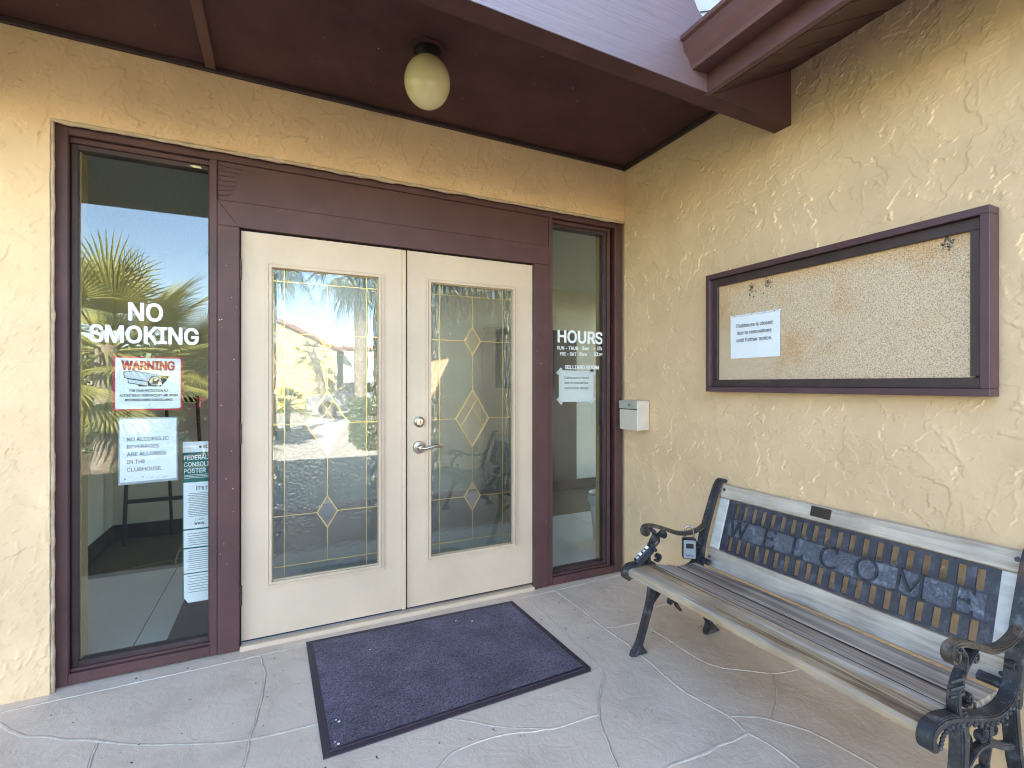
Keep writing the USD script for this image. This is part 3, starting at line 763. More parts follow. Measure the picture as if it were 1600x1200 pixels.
obj('baseboard', bx(ix0, ix1, iy1 - .012, iy1, .0015, .125, .003), 'dark_wood', house)
obj('interior_panel', bx(-.1, 1.15, iy1 - .05, iy1 - .013, .126, 1.95, .004), 'dark_wood', house)
il = thing('ceiling_light', 'dim round flush ceiling light inside, seen through the right sidelight', 'light', (-.05, 1.15, izc))
obj('base', lathe([(0, -.001), (.13, -.001), (.13, -.02), (0, -.02)], 24).apply_translation([-.05, 1.15, izc]), 'brass', il)
obj('shade', lathe([(.12, -.02), (.125, -.04), (.09, -.08), (.03, -.10), (0, -.102)], 24).apply_translation([-.05, 1.15, izc]), 'lightgrey_print', il, smooth=True)
# easel behind the left sidelight
ez = thing('easel', 'black metal easel standing inside behind the left sidelight', 'easel', (-3.0, 2.1, 0))
obj('leg', tube([(-3.27, 2.16, .0), (-3.24, 2.2, 1.2)], .014, 8), 'black_metal', ez)
obj('leg', tube([(-2.72, 2.16, .0), (-2.78, 2.2, 1.2)], .014, 8), 'black_metal', ez)
obj('leg', tube([(-2.98, 2.34, .01), (-3.0, 2.21, 1.2)], .012, 8), 'black_metal', ez)
obj('crossbar', bx(-3.262, -2.74, 2.155, 2.175, .34, .37), 'black_metal', ez)
obj('crossbar', bx(-3.25, -2.76, 2.185, 2.205, 1.15, 1.19), 'black_metal', ez)
# waste bin inside the right sidelight
wb = thing('waste_bin', 'white lined waste bin inside at the edge of the right sidelight', 'bin', (.30, .62, 0))
obj('body', lathe([(0, .002), (.10, .002), (.135, .36), (.142, .37), (.132, .37), (.098, .01), (0, .01)], 24).apply_translation([.30, .62, 0]), 'bin_white', wb, smooth=40)
obj('liner', lathe([(.136, .30), (.150, .33), (.147, .39), (.138, .40), (.130, .36)], 24).apply_translation([.30, .62, 0]), 'sheet_plastic', wb, smooth=True)

# ------------------------------------------------------------------ papers on the glass (inside face)
GY = .0975
def rounded(x0, x1, z0, z1, r):
    return sbox(x0 + r, z0 + r, x1 - r, z1 - r).buffer(r)
def sheet_front(poly, y, t=.0008):
    return front(extrude(poly, t), 0, y, 0)
# warning sign
ws = thing('warning_sign', 'white warning sign with red border and camera picture in the left sidelight', 'sign', (-2.696, GY, 1.178))
X0, X1, Z0, Z1 = -2.829, -2.563, 1.178, 1.431
obj('plate', sheet_front(rounded(X0, X1, Z0, Z1, .010), GY + .001), 'red_print', ws)
obj('face', sheet_front(rounded(X0 + .009, X1 - .009, Z0 + .009, Z1 - .009, .007), GY), 'paper', ws)
obj('lettering', front(heavy(text('WARNING', .200, .040, True, .0006), .0016), -2.796, GY - .0018, 1.368), 'red_print', ws)
ic = {'ink': [[(-.100, .040), (-.098, .012), (-.085, .008), (-.083, -.012), (-.045, -.020), (-.044, -.027), (-.014, -.028), (-.012, -.024), (.004, -.027), (.042, -.027), (.050, -.012), (.058, -.006), (.073, .021), (.042, .024), (-.060, .046)]],
      'lightgrey_print': [[(-.097, .037), (-.095, .014), (-.008, -.003), (.006, .022), (-.060, .043)], [(-.082, .006), (-.080, -.010), (-.008, -.024), (-.010, -.006)],
                          [(-.055, .042), (.040, .0235), (.010, .021)]],
      'grey_print': [[(.008, .019), (.040, .020), (.044, -.010), (.036, -.023), (.006, -.023), (-.004, -.008)]],
      'ink_grey': [[(.012, .012), (.034, .013), (.034, -.010), (.030, -.016), (.009, -.015)]]}
for k, (m_, ps) in enumerate(ic.items()):
    for j, p_ in enumerate(ps):
        obj('camera_picture', front(extrude(Polygon(p_), .0004), -2.690, GY - .0018 - .0008 * k - .0004 * j, 1.318), m_, ws)
for s, w, z in (('FOR YOUR PROTECTION ALL', .148, 1.266), ('ACTIVITIES AT THIS FACILITY ARE UNDER', .222, 1.244), ('RECORDED VIDEO SURVEILLANCE', .182, 1.223)):
    obj('lettering', front(text(s, w, .0105, True, .0005, center=True), -2.693, GY - .0018, z), 'ink', ws)
obj('lettering', front(text('*', .004, .008, True, .0005, center=True), -2.693, GY - .0018, 1.198), 'ink', ws)
obj('tape', sheet_front(Polygon([(-2.707, 1.421), (-2.688, 1.421), (-2.686, 1.446), (-2.704, 1.447)]), GY - .0018, .0004), 'tape_yellow', ws)
# alcohol notice
na = thing('paper_notice', 'white sheet reading no alcoholic beverages in the left sidelight', 'notice', (-2.696, GY, .848))
obj('sleeve', sheet_front(Polygon([(-2.808, 1.148), (-2.585, 1.146), (-2.583, .845), (-2.810, .838)]), GY + .0012), 'grey_print', na)
obj('sheet', sheet_front(Polygon([(-2.804, 1.140), (-2.589, 1.139), (-2.588, .856), (-2.803, .850)]), GY), 'paper', na)
for s, w, z in (('NO ALCOHOLIC', .158, 1.038), ('BEVERAGES', .120, 1.004), ('ARE ALLOWED', .148, .970), ('IN THE', .068, .935), ('CLUBHOUSE.', .134, .899)):
    obj('lettering', front(text(s, w, .0175, False, .0005), -2.777, GY - .0018, z), 'ink_grey', na)
fl = [front(extrude(Point(rr.uniform(0, .18), rr.uniform(0, .022) * rr.random()).buffer(rr.uniform(.0008, .002), 3), .0004), -2.785, GY - .0018, .862) for _ in range(26)]
obj('specks', fl, 'ink_grey', na)
# long labour-law poster
PY = .138
po = thing('wall_poster', 'long green and white federal poster hanging behind the left sidelight', 'poster', (-2.45, PY, .25))
def wavy(x0, x1, z0, z1, y, n=24):
    zs = np.linspace(z0, z1, n); P = np.stack([np.c_[np.full(n, x), y + .003 * np.sin(zs * 9) + (0 if x == x0 else .002), zs] for x in (x0, x1)], 1)
    return grid_mesh(P)
obj('sheet', sheet_front(Polygon([(-2.569, 1.020), (-2.36, 1.020), (-2.36, .236), (-2.548, .236), (-2.564, .262)]), PY), 'paper', po)
pb = [sbox(-2.569, .822, -2.36, .968), sbox(-2.566, .589, -2.36, .596), sbox(-2.566, .498, -2.36, .505), sbox(-2.565, .375, -2.36, .381), sbox(-2.5695, .262, -2.5665, .82)]
for q in pb:
    obj('green_band', sheet_front(q, PY - .0016, .0005), 'green_print', po)
obj('lettering', [front(text(s, w, .021, True, .0005), -2.564, PY - .0030, z) for s, w, z in (('FEDERAL', .100, .932), ('CONSOLI', .104, .900), ('POSTER', .090, .868))] +
    [front(extrude(sbox(0, 0, .17 - .02 * k, .0022), .0004), -2.564, PY - .0030, z) for k, z in enumerate((.857, .850, .843))], 'vinyl_white', po)
obj('lettering', [front(extrude(Polygon([(-.008, 0), (0, .008), (.008, 0), (0, -.008)]), .0005), -2.497, PY - .0020, .994), front(text('SC', .024, .016, True, .0005), -2.486, PY - .0020, .986),
    front(text("IT'S T", .050, .016, True, .0005), -2.515, PY - .0020, .783), front(text('www.', .046, .015, True, .0005), -2.522, PY - .0020, .613), front(text('1-800-', .040, .010, False, .0005), -2.518, PY - .0020, .634)], 'ink', po)
tl = []
for z in [*np.arange(.655, .770, .0085), *np.arange(.515, .575, .011), *np.arange(.395, .490, .010), *np.arange(.285, .365, .013)]:
    tl.append(sheet_front(sbox(-2.552 + rr.uniform(0, .01), z, -2.37, z + .0022), PY - .0016, .0004))
obj('text_line', tl, 'ink_grey', po)
# closing notice in the right sidelight, taped at its corners
pn = thing('paper_notice', 'white closing notice taped to the right sidelight under the hours lettering', 'notice', (-.332, GY, 1.181))
obj('sheet', sheet_front(Polygon([(-.471, 1.394), (-.193, 1.391), (-.195, 1.180), (-.470, 1.182)]), GY), 'paper', pn)
for s, w, z in (('Clubhouse is closed', .195, 1.337), ('due to renovations', .190, 1.303), ('until further notice.', .195, 1.268)):
    obj('lettering', front(text(s, w, .0165, False, .0005, center=True), -.333, GY - .0018, z), 'ink_grey', pn)
for x, z, a in ((-.468, 1.388, .8), (-.198, 1.386, -.8), (-.466, 1.188, -.8), (-.200, 1.188, .8), (-.205, 1.397, .2)):
    q = trimesh.creation.box([.052, .020, .0003]); q.apply_transform(trimesh.transformations.rotation_matrix(a, [0, 0, 1]))
    obj('tape', front(q, x, GY - .0024, z), 'sheet_plastic', pn)

# ------------------------------------------------------------------ porch lamp
LX, LY = -1.554, -.57
lp = thing('porch_lamp', 'yellowed glass globe lamp on the brown porch ceiling', 'lamp', (LX, LY, ZC))
octp = Polygon([(.085 * math.cos(a), .085 * math.sin(a)) for a in np.arange(8) * math.pi / 4 + .39])
obj('ceiling_plate', extrude(octp, .010).apply_translation([LX, LY, ZC - .0105]), 'brown_ceiling', lp)
obj('collar', lathe([(0, 0), (.058, 0), (.060, -.012), (.052, -.030), (.050, -.050), (0, -.050)], 28).apply_translation([LX, LY, ZC - .0108]), 'black_metal', lp, smooth=35)
th = np.linspace(.30, math.pi, 26)
obj('globe', lathe([(.030, .118)] + [(.101 * math.sin(t), .112 * math.cos(t)) for t in th], 40).apply_translation([LX, LY, 2.642]), 'globe_glass', lp, smooth=True)

# ------------------------------------------------------------------ letter box on the side wall
mbx = thing('drop_box', 'small cream metal drop box with a lock on the corner wall', 'box', (-.05, -.16, 1.0))
obj('body', bx(-.105, -.007, -.255, -.075, 1.005, 1.195, .004), 'cream_box', mbx)
obj('lid', bx(-.111, -.1055, -.253, -.077, 1.142, 1.192, .002), 'grey_plate', mbx)
lk = obj('lock', side(lathe([(0, 0), (.010, 0), (.009, .006), (0, .0065)], 16), -.111, -.185, 1.168), 'steel', mbx, smooth=30)
obj('keyhole', side(extrude(sbox(-.0015, -.006, .0015, .004), .001), -.1176, -.185, 1.168), 'black_gap', lk)
obj('seam', bx(-.1095, -.1055, -.254, -.076, 1.137, 1.1415), 'black_gap', mbx)

# ------------------------------------------------------------------ notice board
BY0, BY1, BZ0, BZ1 = -.768, -1.927, 1.261, 1.885
nbd = thing('notice_board', 'purple-brown framed cork notice board on the side wall', 'notice board', (-.03, -1.35, 1.26))
obj('backing', bx(-.030, -.007, BY0 - .02, BY1 + .02, BZ0 + .02, BZ1 - .02), 'dark_wood', nbd)
obj('cork', bx(-.036, -.0302, BY0 - .05, BY1 + .05, BZ0 + .05, BZ1 - .05), 'cork', nbd)
w = .026
for y0, y1, z0, z1 in ((BY0, BY1, BZ1 - w, BZ1), (BY0, BY1, BZ0, BZ0 + w), (BY0, BY0 - w, BZ0 + w + .0003, BZ1 - w - .0003), (BY1 + w, BY1, BZ0 + w + .0003, BZ1 - w - .0003)):
    obj('frame_bar', bx(-.074, -.008, y0, y1, z0, z1, .002), 'board_frame', nbd)
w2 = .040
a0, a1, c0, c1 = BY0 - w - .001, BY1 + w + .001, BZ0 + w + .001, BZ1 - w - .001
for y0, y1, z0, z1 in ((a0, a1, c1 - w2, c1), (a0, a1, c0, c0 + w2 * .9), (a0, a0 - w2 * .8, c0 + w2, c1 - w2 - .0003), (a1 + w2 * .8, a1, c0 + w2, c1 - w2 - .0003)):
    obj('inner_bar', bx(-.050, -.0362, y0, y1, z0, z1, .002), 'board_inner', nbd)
for y, z, s in ((-1.02, 1.772, .020), (-1.115, 1.788, .022), (-1.80, 1.79, .018)):
    st = [side(extrude(Point(rr.normal(0, s * .5), rr.normal(0, s * .8)).buffer(rr.uniform(.0015, .0045), 3), .0006), -.0361, y, z) for _ in range(34)]
    obj('glue_mark', st, 'trunk', nbd)
bn = thing('paper_notice', 'white closing notice pinned to the cork notice board', 'notice', (-.04, -1.03, 1.43))
nrow, ncol = 14, 14
yy = np.linspace(-.902, -1.176, ncol); zz = np.linspace(1.432, 1.644, nrow)
Yg, Zg = np.meshgrid(yy, zz)
Xg = -.0385 - .004 * meshkit.fbm(np.stack([Yg * 14, Zg * 14, Yg * 0], -1), 2, 3)
pts, q = grid_mesh(np.stack([Xg, Yg, Zg], -1))
obj('sheet', (np.vstack([pts, pts + [.0004, 0, 0]]), np.vstack([q[:, ::-1], q + len(pts)])), 'paper', bn, smooth=True)
for s, w_s, z in (('Clubhouse is closed', .200, 1.588), ('due to renovations', .190, 1.552), ('until further notice.', .196, 1.515)):
    obj('lettering', side(text(s, w_s, .0185, False, .0006, center=True), -.0428, -1.038, z), 'ink_grey', bn)
obj('clip_strip', bx(-.0432, -.0372, -.900, -1.178, 1.6445, 1.652), 'sheet_plastic', bn)
for y in (-.93, -1.03, -1.10, -1.15):
    obj('pin', side(extrude(Point(0, 0).buffer(.0022, 4), .002), -.0432, y, 1.648), 'black_metal', bn)

# ------------------------------------------------------------------ door mat
C = [np.array(c) for c in ((-2.026, -.030), (-.892, -.062), (-.858, -.846), (-2.009, -.878))]
mp = Polygon([*C[:2], (-.862, -.828), (-.876, -.851), C[3]])
dm = thing('door_mat', 'dark purple door mat with rubber edge in front of the doors', 'mat', (-1.45, -.45, 0))
obj('rubber_edge', [extrude(mp, .0045).apply_translation([0, 0, .0012])], 'mat_rubber', dm)
lip = mp.buffer(-.022).difference(mp.buffer(-.029)); obj('edge_ridge', extrude(lip, .0085).apply_translation([0, 0, .0013]), 'mat_rubber', dm)
inner = mp.buffer(-.029)
nu, nv = 300, 210
a = np.linspace(.026, .974, nu)[None, :, None]; b = np.linspace(.038, .962, nv)[:, None, None]
Q = (C[0] * (1 - a) + C[1] * a) * (1 - b) + (C[3] * (1 - a) + np.array((-.862, -.842)) * a) * b
hz = .0075 + .0028 * meshkit.noise(np.concatenate([Q * 210, Q[..., :1] * 0], -1), 3) + .001 * meshkit.fbm(np.concatenate([Q * 9, Q[..., :1] * 0], -1), 3, 8)
pts, q = grid_mesh(np.concatenate([Q, hz[..., None]], -1))
obj('pile', (pts, q[:, ::-1]), 'mat_pile', dm, smooth=True)
sp_ = [trimesh.creation.cylinder(rr.uniform(.002, .006), .001, sections=7).apply_translation([x, y, .0115]) for x, y in ((-1.95, -.70), (-1.94, -.715), (-1.965, -.82), (-1.955, -.835), (-1.28, -.16), (-1.2, -.2), (-1.75, -.25))]
obj('lint', sp_, 'paper', dm)

# ------------------------------------------------------------------ bench
bench = thing('bench', 'weathered wooden bench with black cast iron ends and WELCOME back panel', 'bench', (-.35, -1.42, 0))
BF, BN = -.832, -2.018           # planes of the two cast ends
rail = ribbon([(-.652, .382), (-.668, .396), (-.664, .418), (-.640, .432), (-.585, .430), (-.50, .408), (-.40, .378), (-.31, .362), (-.235, .375), (-.190, .42), (-.168, .48)], [.026, .028, .030, .030, .029, .028, .028, .028, .028, .030, .030])
upright = ribbon([(-.190, .36), (-.178, .44), (-.158, .52), (-.125, .61), (-.088, .70), (-.058, .765), (-.036, .790), (-.008, .786)], [.034, .034, .034, .032, .030, .028, .022, .018])
def spiral(cx_, cz_, r0, turns, a0, sgn, n=26):
    t = np.linspace(0, 1, n); r = r0 * (1 - .80 * t); a = a0 + sgn * turns * 2 * math.pi * t
    return np.c_[cx_ + r * np.cos(a), cz_ + r * np.sin(a)]
sc = spiral(-.540, .588, .025, 1.15, math.pi / 2, 1)
arm = unary_union([ribbon(np.vstack([[(-.135, .592), (-.160, .565), (-.205, .548), (-.27, .542), (-.34, .552), (-.42, .582), (-.49, .606)], sc[::3]]), [.018, .019, .020, .020, .020, .019, .018] + [.017] * 5 + [.013] * 4),
                   Point(-.540, .588).buffer(.010)])
support = unary_union([ribbon([(-.520, .415), (-.531, .455), (-.522, .495), (-.495, .530), (-.455, .560), (-.425, .578)], [.026, .026, .024, .020, .018, .014]),
                       ribbon([(-.515, .595), (-.490, .575), (-.490, .545), (-.500, .52)], [.018, .018, .018, .016]),
                       ribbon(spiral(-.432, .553, .016, .9, 1.2, -1, 16), [.011] * 6), ribbon(spiral(-.468, .452, .020, .9, -2.2, 1, 16), [.012] * 6),
                       ])
bracket = unary_union([ribbon([(-.188, .552), (-.165, .520), (-.172, .485), (-.185, .46)], [.014, .014, .014, .016]), ribbon(spiral(-.20, .47, .014, .9, 0, 1, 14), [.010] * 5)])
fleg = ribbon([(-.508, .415), (-.502, .34), (-.512, .26), (-.540, .17), (-.572, .08), (-.592, .035), (-.612, .012)], [.042, .040, .037, .034, .032, .034, .030])
ffoot = Polygon([(-.635, .0015), (-.540, .0015), (-.560, .03), (-.575, .06), (-.600, .055), (-.628, .02)])
rleg = ribbon([(-.205, .38), (-.195, .30), (-.175, .20), (-.140, .10), (-.112, .04), (-.10, .012)], [.038, .036, .034, .031, .031, .030])
rfoot = Polygon([(-.150, .0015), (-.050, .0015), (-.075, .025), (-.10, .05), (-.135, .05), (-.150, .02)])
brace = unary_union([ribbon([(-.505, .235), (-.46, .275), (-.40, .295), (-.33, .285), (-.26, .255), (-.190, .235)], [.022, .02, .02, .02, .02, .022]),
                     ribbon([(-.345, .365), (-.350, .33), (-.345, .29)], [.030, .022, .026]), ribbon(spiral(-.318, .325, .020, 1.0, 2.0, 1, 18), [.013] * 6), ribbon(spiral(-.385, .325, .020, 1.0, 1.1, -1, 18), [.013] * 6),
                     ribbon(spiral(-.47, .335, .020, .9, 2.4, -1, 16), [.012] * 5), ribbon(spiral(-.24, .325, .018, .9, 1.0, 1, 16), [.012] * 5),
                     ribbon([(-.345, .29), (-.36, .24), (-.345, .19), (-.32, .16)], [.022, .020, .018, .012]), ribbon(spiral(-.385, .215, .018, 1.0, .4, 1, 16), [.012] * 5)])
rr2 = np.random.default_rng(21)
for yc in (BF, BN):
    def part(name, poly, t, b, m_):
        obj(name, frame_map(bevel_extrude(poly, t, b), (0, yc, 0), (1, 0, 0), (0, 0, 1)), m_, bench)
    part('seat_rail', rail, .038, .006, 'cast_iron')
    part('upright', upright, .040, .006, 'cast_iron')
    part('armrest', arm, .034, .008, 'cast_arm')
    part('arm_support', support, .028, .006, 'cast_iron')
    part('scroll_bracket', bracket, .026, .005, 'cast_iron')
    part('leg', unary_union([fleg, ffoot]), .036, .008, 'cast_iron')
    part('leg', unary_union([rleg, rfoot]), .036, .008, 'cast_iron')
    part('scrollwork', brace, .022, .005, 'cast_iron')
    # beaded ornament along the rail's outer face
    bd = []
    s = spline([(-.645, .385), (-.628, .412), (-.585, .420), (-.50, .400), (-.40, .370), (-.31, .354), (-.238, .368), (-.20, .405)], 6)
    for k, (x, z) in enumerate(s[::2]):
        q = trimesh.creation.icosphere(1, .0072); q.apply_scale([1, .7, 1]); q.apply_translation([x, yc - .0195, z]); bd.append(q)
    obj('bead_ornament', bd, 'cast_iron', bench, smooth=True)
    for z in (.485, .505, .525):
        obj('leaf_band', tube([(-.548, yc, z - .012), (-.520, yc - .016, z), (-.492, yc, z + .008)], .0045, 6), 'cast_iron', bench)

def slat(name, prof, m_, y0=BF - .020, y1=BN + .018, seg=24, seed=0):
    """board with a rounded section (x, z) and slightly uneven length"""
    prof = np.array(prof); ys = np.linspace(y0, y1, seg)
    P = []
    for y in ys:
        P.append(np.c_[prof[:, 0] + .0015 * (meshkit.noise(np.array([[y * 3, seed, 1.0]]))[0] - .5), np.full(len(prof), y), prof[:, 1] + .003 * (meshkit.noise(np.array([[y * 2.2, seed, 5.0]]))[0] - .5)])
    P = np.array(P); n = len(prof)
    V = P.reshape(-1, 3); F = []
    for i in range(seg - 1):
        for k in range(n):
            a_, b_ = i * n + k, i * n + (k + 1) % n
            F += [[a_, b_, b_ + n], [a_, b_ + n, a_ + n]]
    for base in (0, (seg - 1) * n):
        for k in range(1, n - 1):
            F.append([base, base + k, base + k + 1] if base else [base, base + k + 1, base + k])
    m = trimesh.Trimesh(V, np.array(F), process=False); m.fix_normals()
    return obj(name, m, m_, bench, smooth=35)
def board(p0, p1, t, r=.008):
    """rounded section between two top points (x, z), thickness t below"""
    p0, p1 = np.array(p0), np.array(p1); d = p1 - p0; d /= np.linalg.norm(d); n = np.array([-d[1], d[0]])
    if n[1] < 0: n = -n
    c = Polygon([p0, p1, p1 - n * t, p0 - n * t]).buffer(-r).buffer(r, 3)
    return np.array(c.exterior.coords)[:-1]
slat('seat_slat', board((-.664, .428), (-.518, .434), .036, .012), 'wood_front', seed=1)
slat('seat_slat', board((-.499, .427), (-.376, .400), .034, .006), 'wood_seat', seed=2)
slat('seat_slat', board((-.356, .396), (-.232, .394), .034, .006), 'wood_seat', seed=3)
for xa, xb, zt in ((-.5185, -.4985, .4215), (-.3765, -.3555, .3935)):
    obj('gap_shade', bx(xa, xb, BF - .022, BN + .020, zt - .02, zt), 'soil', bench)  # dark strips added between the slats to stand for shade in the gaps
slat('stretcher', board((-.215, .405), (-.19, .42), .018, .004), 'cast_iron', y0=BF - .02, y1=BF - .075, seed=3)
slat('stretcher', board((-.215, .405), (-.19, .42), .018, .004), 'cast_iron', y0=BN + .02, y1=BN + .075, seed=3)
# back: plane through (x, z) = (-.165, .42) leaning back
td = np.array([.305, 0, .952]); bo = np.array([-.150, 0, .42]); nrm = np.array([-.952, 0, .305])
def on_back(m, y, t, out=0.0):
    return frame_map(m, bo + td * t + nrm * out + np.array([0, y, 0]), (0, -1, 0), td)
LB = BF - BN - .030
def back_board(name, t0, t1, m_, y0=BF - .017, ln=LB, th=.020, out=-.020, label=None):
    q = bx(0, ln, t0, t1, 0, th, .004)
    return obj(name, on_back(q, y0, 0, out), m_, bench, label=label)
back_board('back_slat', -.052, .040, 'wood_back')
tr = back_board('back_slat', .304, .372, 'wood_back')
back_board('back_post', .043, .301, 'weathered_white', BF - .018, .058, .014, -.014)
back_board('back_post', .043, .301, 'weathered_white', BN + .018 + .058, .058, .014, -.014)
q = bx(0, .085, .322, .366, 0, .004, .001); obj('repair_patch', on_back(q, -1.325, 0, .0003), 'dark_wood', bench)
for yy_ in (BF - .035, BN + .035):
    for t in (-.005, .345):
        obj('bolt', on_back(lathe([(0, 0), (.008, 0), (.007, .004), (0, .005)], 12), yy_, t, .0005), 'cast_iron', bench)
# cast WELCOME panel with two rows of slots
PW, PT0, PT1 = 1.040, .044, .300
PY0 = -.912
plate = sbox(0, PT0, PW, PT1)
ns = 20; pitch = (PW - .05) / ns
holes = []
for k in range(ns):
    c0 = .025 + pitch * k + pitch * .27
    holes += [sbox(c0, PT1 - .082, c0 + pitch * .46, PT1 - .013), sbox(c0, PT0 + .011, c0 + pitch * .46, PT0 + .078)]
panel = obj('welcome_panel', on_back(extrude(plate.difference(unary_union(holes)), .009), PY0, 0, -.012), 'cast_panel', bench, label='dark cast iron panel with raised WELCOME letters and slots')
rim = plate.difference(plate.buffer(-.010)); obj('rim', on_back(extrude(rim, .013), PY0, 0, -.0125), 'cast_panel', panel)
for t in (PT1 - .087, PT0 + .080):
    obj('rim', on_back(bx(.02, PW - .02, t, t + .004, 0, .0125), PY0, 0, -.0125), 'cast_panel', panel)
ug = np.linspace(.028, PW - .028, 420); tg = np.linspace(PT0 + .086, PT1 - .089, 44)
Ug, Tg = np.meshgrid(ug, tg)
rel = .0008 + .0028 * np.abs(meshkit.noise(np.stack([Ug * 130 + 60 * Tg, Tg * 95 - 40 * Ug, Ug * 0], -1), 2) - .5) * 2 * np.clip((Tg - tg[0]) / .006, 0, 1) * np.clip((tg[-1] - Tg) / .006, 0, 1)
pts, qd = grid_mesh(np.stack([Ug, Tg, rel], -1)); gm = trimesh.Trimesh(pts, np.vstack([qd[:, [0, 1, 2]], qd[:, [0, 2, 3]]]), process=False)
obj('relief_band', on_back(gm, PY0, 0, -.0030), 'cast_band', panel, smooth=True)
def stroke_letter(ch):
    h, s = .084, .0092
    def st(*p): return LineString(p).buffer(s / 2, cap_style=2)
    def serif(x, z, w_=.030): return sbox(x - w_ / 2, z - .003, x + w_ / 2, z + .003)
    if ch == 'W': g = [st((-.045, h), (-.022, 0)), st((-.022, 0), (0, h * .85)), st((0, h * .85), (.022, 0)), st((.022, 0), (.045, h)), serif(-.045, h), serif(.045, h), serif(0, h * .88, .02)]
    elif ch == 'E': g = [st((-.020, 0), (-.020, h)), sbox(-.033, -.003, .026, .004), sbox(-.033, h - .004, .026, h + .003), sbox(-.02, h / 2 - .003, .014, h / 2 + .003), sbox(.022, -.003, .028, .016), sbox(.022, h - .016, .028, h + .003), sbox(.012, h / 2 - .01, .017, h / 2 + .01)]
    elif ch == 'L': g = [st((-.018, 0), (-.018, h)), sbox(-.032, -.003, .026, .004), serif(-.018, h), sbox(.022, -.003, .028, .018)]
    elif ch == 'C':
        a_ = np.linspace(.85, 2 * math.pi - .85, 26); g = [LineString(np.c_[.036 * np.cos(a_), h / 2 + .043 * np.sin(a_)]).buffer(s / 2), sbox(.020, h - .022, .027, h - .002)]
    elif ch == 'O': g = [Point(0, 0).buffer(1, 24).exterior.buffer(.0)] if False else [__import__('shapely').affinity.scale(Point(0, h / 2).buffer(1, 24), .041, .045).difference(__import__('shapely').affinity.scale(Point(0, h / 2).buffer(1, 24), .032, .037))]
    elif ch == 'M': g = [st((-.036, 0), (-.034, h)), st((-.034, h), (0, .012)), st((0, .012), (.034, h)), st((.034, h), (.036, 0)), serif(-.036, 0), serif(.036, 0), serif(-.038, h, .022), serif(.038, h, .022)]
    return unary_union(g).buffer(0)
for ch, y in zip('WELCOME', (-.995, -1.163, -1.300, -1.437, -1.575, -1.718, -1.868)):
    lt = stroke_letter(ch)
    obj('letter', on_back(extrude(lt, .0085), y, (PT0 + PT1) / 2 - .041, -.003), 'cast_letter', panel)
    obj('letter_face', on_back(extrude(lt.buffer(-.0022), .0095), y, (PT0 + PT1) / 2 - .041, -.003), 'cast_letter', panel)

# key lock boxes on the bench's far arm
k1 = thing('key_lock_box', 'grey-faced key lock box hanging by its shackle from the far armrest', 'lock box', (-.262, BF, .47))
R1 = trimesh.transformations.rotation_matrix(math.radians(-38), [0, 0, 1])
def lk1(m):
    m = m.copy(); m.apply_transform(R1); m.apply_translation([-.262, BF - .004, .412]); return m
obj('body', lk1(bx(-.034, .034, -.018, .026, 0, .105, .008)), 'lock_black', k1)
obj('face_plate', lk1(front(bevel_extrude(rounded(-.029, .029, .006, .098, .008), .006, .002), 0, -.0185, 0)), 'lock_grey', k1)
obj('dial_window', lk1(front(extrude(rounded(-.018, .018, .058, .082, .005), .003), 0, -.0212, 0)), 'black_gap', k1)
obj('mark', lk1(front(text('MASTER', .034, .008, True, .0006, center=True), 0, -.0216, .018)), 'ink', k1)
sh_ = spline([(-.020, 0, .103), (-.020, 0, .135), (-.014, 0, .158), (0, 0, .165), (.014, 0, .158), (.020, 0, .135), (.020, 0, .103)], 6)
obj('shackle', lk1(tube(sh_, .005, 10)), 'steel', k1, smooth=True)
k2 = thing('combination_lock', 'black barrel combination lock hooked on the far arm support', 'lock', (-.56, BF, .50))
def lk2(m):
    m = m.copy(); m.apply_transform(trimesh.transformations.rotation_matrix(math.radians(-38), [0, 1, 0])); m.apply_transform(trimesh.transformations.rotation_matrix(math.radians(-8), [0, 0, 1])); m.apply_translation([-.575, BF - .036, .492]); return m
obj('barrel', lk2(bx(-.062, .040, -.016, .016, -.020, .020, .006)), 'lock_black', k2)
obj('cap', lk2(bx(.0405, .056, -.018, .018, -.024, .024, .004)), 'lock_black', k2)
for k in range(4):
    obj('dial', lk2(cyl((-.050 + .022 * k, 0, .019), (-.036 + .022 * k, 0, .019), .010, 10)), 'vinyl_white' if k % 2 else 'lock_grey', k2)
obj('shackle', lk2(tube(spline([(.05, -.012, 0), (.085, -.010, .002), (.105, .01, .004), (.108, .035, .004), (.085, .052, .002), (.05, .03, 0)], 5), .005, 8)), 'cast_iron', k2, smooth=True)

